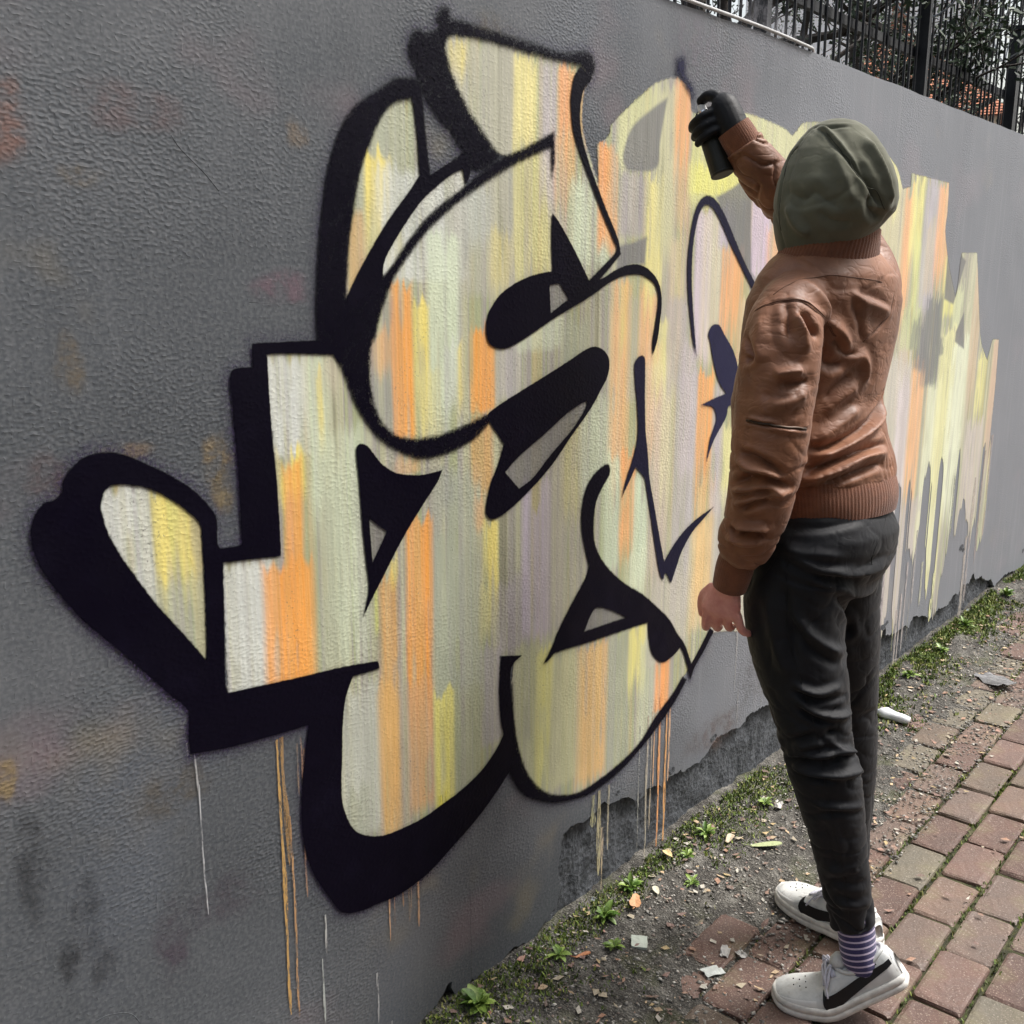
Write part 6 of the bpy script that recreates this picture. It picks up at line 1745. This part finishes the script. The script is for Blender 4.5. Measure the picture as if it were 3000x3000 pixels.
def make_shoe(ball_p, direction, lift, side):
    """trainer bent at the ball by `lift` radians; side=+1 left foot"""
    hinge = .195
    bp, d = Vector(ball_p), Vector(direction).normalized(); lft = Vector((-d.y, d.x, 0))
    def place(s, w, z):
        x = s - hinge
        if x < 0 and lift:
            k = .05; a = lift * min(1, -x / k) if -x < k else lift
            if -x < k:
                R = k / lift; px, pz = -R * math.sin(a), R * (1 - math.cos(a))
            else:
                R = k / lift; px, pz = -R * math.sin(lift) - (-x - k) * math.cos(lift), R * (1 - math.cos(lift)) + (-x - k) * math.sin(lift)
            px, pz = px + z * math.sin(a), pz + z * math.cos(a)
        else:
            px, pz = x, z + max(0, x - .05) ** 2 * 1.6
        return bp + d * px + lft * (w * side) + Vector((0, 0, pz))
    def skin_pt(s, u, off=0.0):
        """u 0..1 from outer edge over the top to inner edge"""
        w, h, sh = interp(s, 1), interp(s, 2), interp(s, 3)
        a = math.pi * u; cx, sz = math.cos(a), math.sin(a)
        yy = (w / 2 + off) * (abs(cx) ** .72) * (1 if cx > 0 else -1); zz = .024 + (h - .024 + off) * sz ** .80
        return place(s, yy, zz)
    root = empty("shoe", tuple(bp))
    S = [q[0] for q in PROF]; S = sorted(set(S + [(a + b) / 2 for a, b in zip(S, S[1:])])); nu = 22
    inv = Vector(bp)
    V = [skin_pt(s, j / nu) - inv for s in S for j in range(nu + 1)]
    m = nu + 1
    Fs = [(i * m + j, i * m + j + 1, (i + 1) * m + j + 1, (i + 1) * m + j) for i in range(len(S) - 1) for j in range(nu)]
    Fs += [tuple(range(m)), tuple(range((len(S) - 1) * m, len(S) * m))]
    up = link("upper", py_mesh("upper", V, Fs, True), M_UP, root)
    # cup sole
    def edge_pt(t, inset, z):
        s = .1435 - .1485 * math.cos(2 * math.pi * t); s0 = min(max(s, 0), .287)
        w = interp(s0, 1) / 2 + .0045 - inset
        q = (s - .1435) / .1485; w = max(w, .0) * (1 - max(0, abs(q) - .965) / .035 * .92 if abs(q) > .965 else 1)
        ss = .1435 + (s - .1435) * (1 - inset / .15)
        return place(ss, w * (1 if t < .5 else -1), z) - inv
    lv = [(.004, .000), (.0015, .002), (.0, .006), (.0, .0145), (.0018, .016), (.0, .0175), (.0005, .027), (.003, .030), (.010, .030)]
    NT_ = 72; V, Fs = [], []
    for ins, z in lv: V += [edge_pt((j + .5) / NT_, ins, z) for j in range(NT_)]
    for i in range(len(lv) - 1):
        for j in range(NT_):
            k = (j + 1) % NT_; Fs.append((i * NT_ + j, i * NT_ + k, (i + 1) * NT_ + k, (i + 1) * NT_ + j))
    sole = link("sole", py_mesh("sole", V, Fs, True), M_SOLE, root)
    V = [edge_pt((j + .5) / NT_, .004, 0) for j in range(NT_)]; Fs = [(j, NT_ - 1 - j, NT_ - 2 - j, j + 1) for j in range(NT_ // 2 - 1)]
    link("tread", py_mesh("tread", V, Fs), M_TREAD, sole)
    # curved side mark on both flanks
    MK = [(.184, .060, .0010), (.1835, .051, .0065), (.176, .0425, .0115), (.158, .0390, .0128), (.136, .0412, .0112), (.112, .0455, .0096), (.086, .0500, .0082), (.060, .0545, .0068), (.034, .0590, .0056), (.008, .0630, .0044)]
    for fl in (0, 1):
        V, Fs = [], []
        P3 = catmull(MK, 4)
        for i, q in enumerate(P3):
            a_, b_ = P3[max(i - 1, 0)], P3[min(i + 1, len(P3) - 1)]
            t = Vector((b_.x - a_.x, b_.y - a_.y)).normalized(); nn = Vector((-t.y, t.x))
            for sg in (-1, 1):
                s = min(.285, max(.0005, q.x + nn.x * q.z * 1.15 * sg)); hh = q.y + nn.y * q.z * 1.15 * sg
                h = interp(s, 2); sz = min(.97, max(.03, (hh - .024) / (h - .024))) ** (1 / .80)
                u = math.asin(sz) / math.pi
                V.append(skin_pt(s, u if not fl else 1 - u, .0024) - inv)
            if i: Fs.append((2 * i - 2, 2 * i, 2 * i + 1, 2 * i - 1))
        link("side_mark", py_mesh("side_mark", V, Fs, True), M_BLK, root)
    # overlaid panels: toe guard, lace stays, heel counter
    def panel(name, s0, s1, u0, u1, off, ns=12, nu_=6, mat=None):
        V = [skin_pt(s0 + (s1 - s0) * i / ns, u0 + (u1 - u0) * j / nu_, off if 0 < i < ns and 0 < j < nu_ else off * .2) - inv for i in range(ns + 1) for j in range(nu_ + 1)]
        Fs = [(i * (nu_ + 1) + j, i * (nu_ + 1) + j + 1, (i + 1) * (nu_ + 1) + j + 1, (i + 1) * (nu_ + 1) + j) for i in range(ns) for j in range(nu_)]
        link(name, py_mesh(name, V, Fs, True), mat or M_PANEL, root)
    for f0, f1 in ((.02, .17), (.83, .98)): panel("toe_guard", .205, .282, f0, f1, .0011)
    for f0, f1 in ((.30, .40), (.60, .70)): panel("lace_stay", .112, .205, f0, f1, .0012)
    for f0, f1 in ((.03, .20), (.80, .97)): panel("heel_counter", .004, .070, f0, f1, .0009)
    holes = Parts()
    for k in range(7):
        p = skin_pt(.225 + .012 * (k % 3), .42 + .026 * k, .0009) - inv; holes.add(*ball(p, (.0014,) * 3, 6))
    link("vent_holes", holes.mesh("vent_holes"), M_BLK, root)
    # heel tab and collar lining
    V, Fs, n = [], [], 12
    for i in range(n + 1):
        u = .5 + (i / n - .5) * .62
        for s in (.004, .042): V.append(skin_pt(s, .26 + .48 * i / n, .0016) - inv)
        if i: Fs.append((2 * i - 2, 2 * i, 2 * i + 1, 2 * i - 1))
    link("heel_patch", py_mesh("heel_patch", V, Fs, True), M_BLK, root)
    pts = [skin_pt(.012 + .105 * (.5 - .5 * math.cos(2 * math.pi * i / 20)), .5 + .20 * math.sin(2 * math.pi * i / 20), .002) - inv for i in range(21)]
    V, Fs = tube(pts, .0042, 8); link("collar_roll", py_mesh("collar_roll", V, Fs, True), M_UP, root)
    pts = [skin_pt(.112, .5, .0) - inv, skin_pt(.104, .5, .014) - inv, skin_pt(.096, .5, .026) - inv]
    V, Fs = tube(pts, [.017, .016, .009], 10); link("tongue", py_mesh("tongue", V, Fs, True), M_UP, root)
    la = Parts()
    for k in range(5):
        s = .124 + .0125 * k; wv = .17 - .012 * k
        for sg in (-1, 1):
            pts = [skin_pt(s + sg * .003 * (j - 3) / 3, .5 + wv * (j - 3) / 3, .0035) - inv for j in range(7)]
            la.add(*tube(pts, .0026, 6))
    k0 = skin_pt(.120, .5, .008) - inv
    for sg in (-1, 1):                                                # bow loops and ends falling over the side
        a = k0; b = skin_pt(.128, .5 - sg * .14, .012) - inv; c = skin_pt(.146, .5 - sg * .25, .007) - inv; e = skin_pt(.138, .5 - sg * .17, .005) - inv
        la.add(*tube(catmull([a, b, c, e, a + Vector((.001, 0, .001))], 6), .0024, 6))
        f = skin_pt(.165, .5 - sg * .34, .005) - inv
        la.add(*tube(catmull([a, skin_pt(.135, .5 - sg * .12, .014) - inv, skin_pt(.152, .5 - sg * .24, .009) - inv, f], 6), .0022, 6))
    link("laces", la.mesh("laces", True), M_LACE, root)
    return wear(root), place
ang = math.radians(27)
shoe_l, place_l = make_shoe((1.846, -.568, .003), (-math.sin(ang), math.cos(ang), 0), math.radians(33), 1)
ang2 = math.radians(-18)
shoe_r, place_r = make_shoe((2.137, -.418, .003), (-math.sin(ang2), math.cos(ang2), 0), math.radians(6), -1)
shoe_l["label"] = "left trainer with its heel lifted"; shoe_r["label"] = "right trainer flat on the bricks"
for leg, pl in ((leg_l, place_l), (leg_r, place_r)):
    a = pl(.062, 0, .055); b = pl(.062, 0, .085); top = Vector(leg[-1][:3]) + Vector((0, 0, .03))
    xyz, rad = smooth_path([tuple(a) + (.034,), tuple(b) + (.036,), tuple(b.lerp(top, .5)) + (.037,), tuple(top) + (.038,)], 5)
    V, Fs = tube(xyz, rad, 28)
    wear(link("sock", py_mesh("sock", V, Fs, True), M_SOCK))
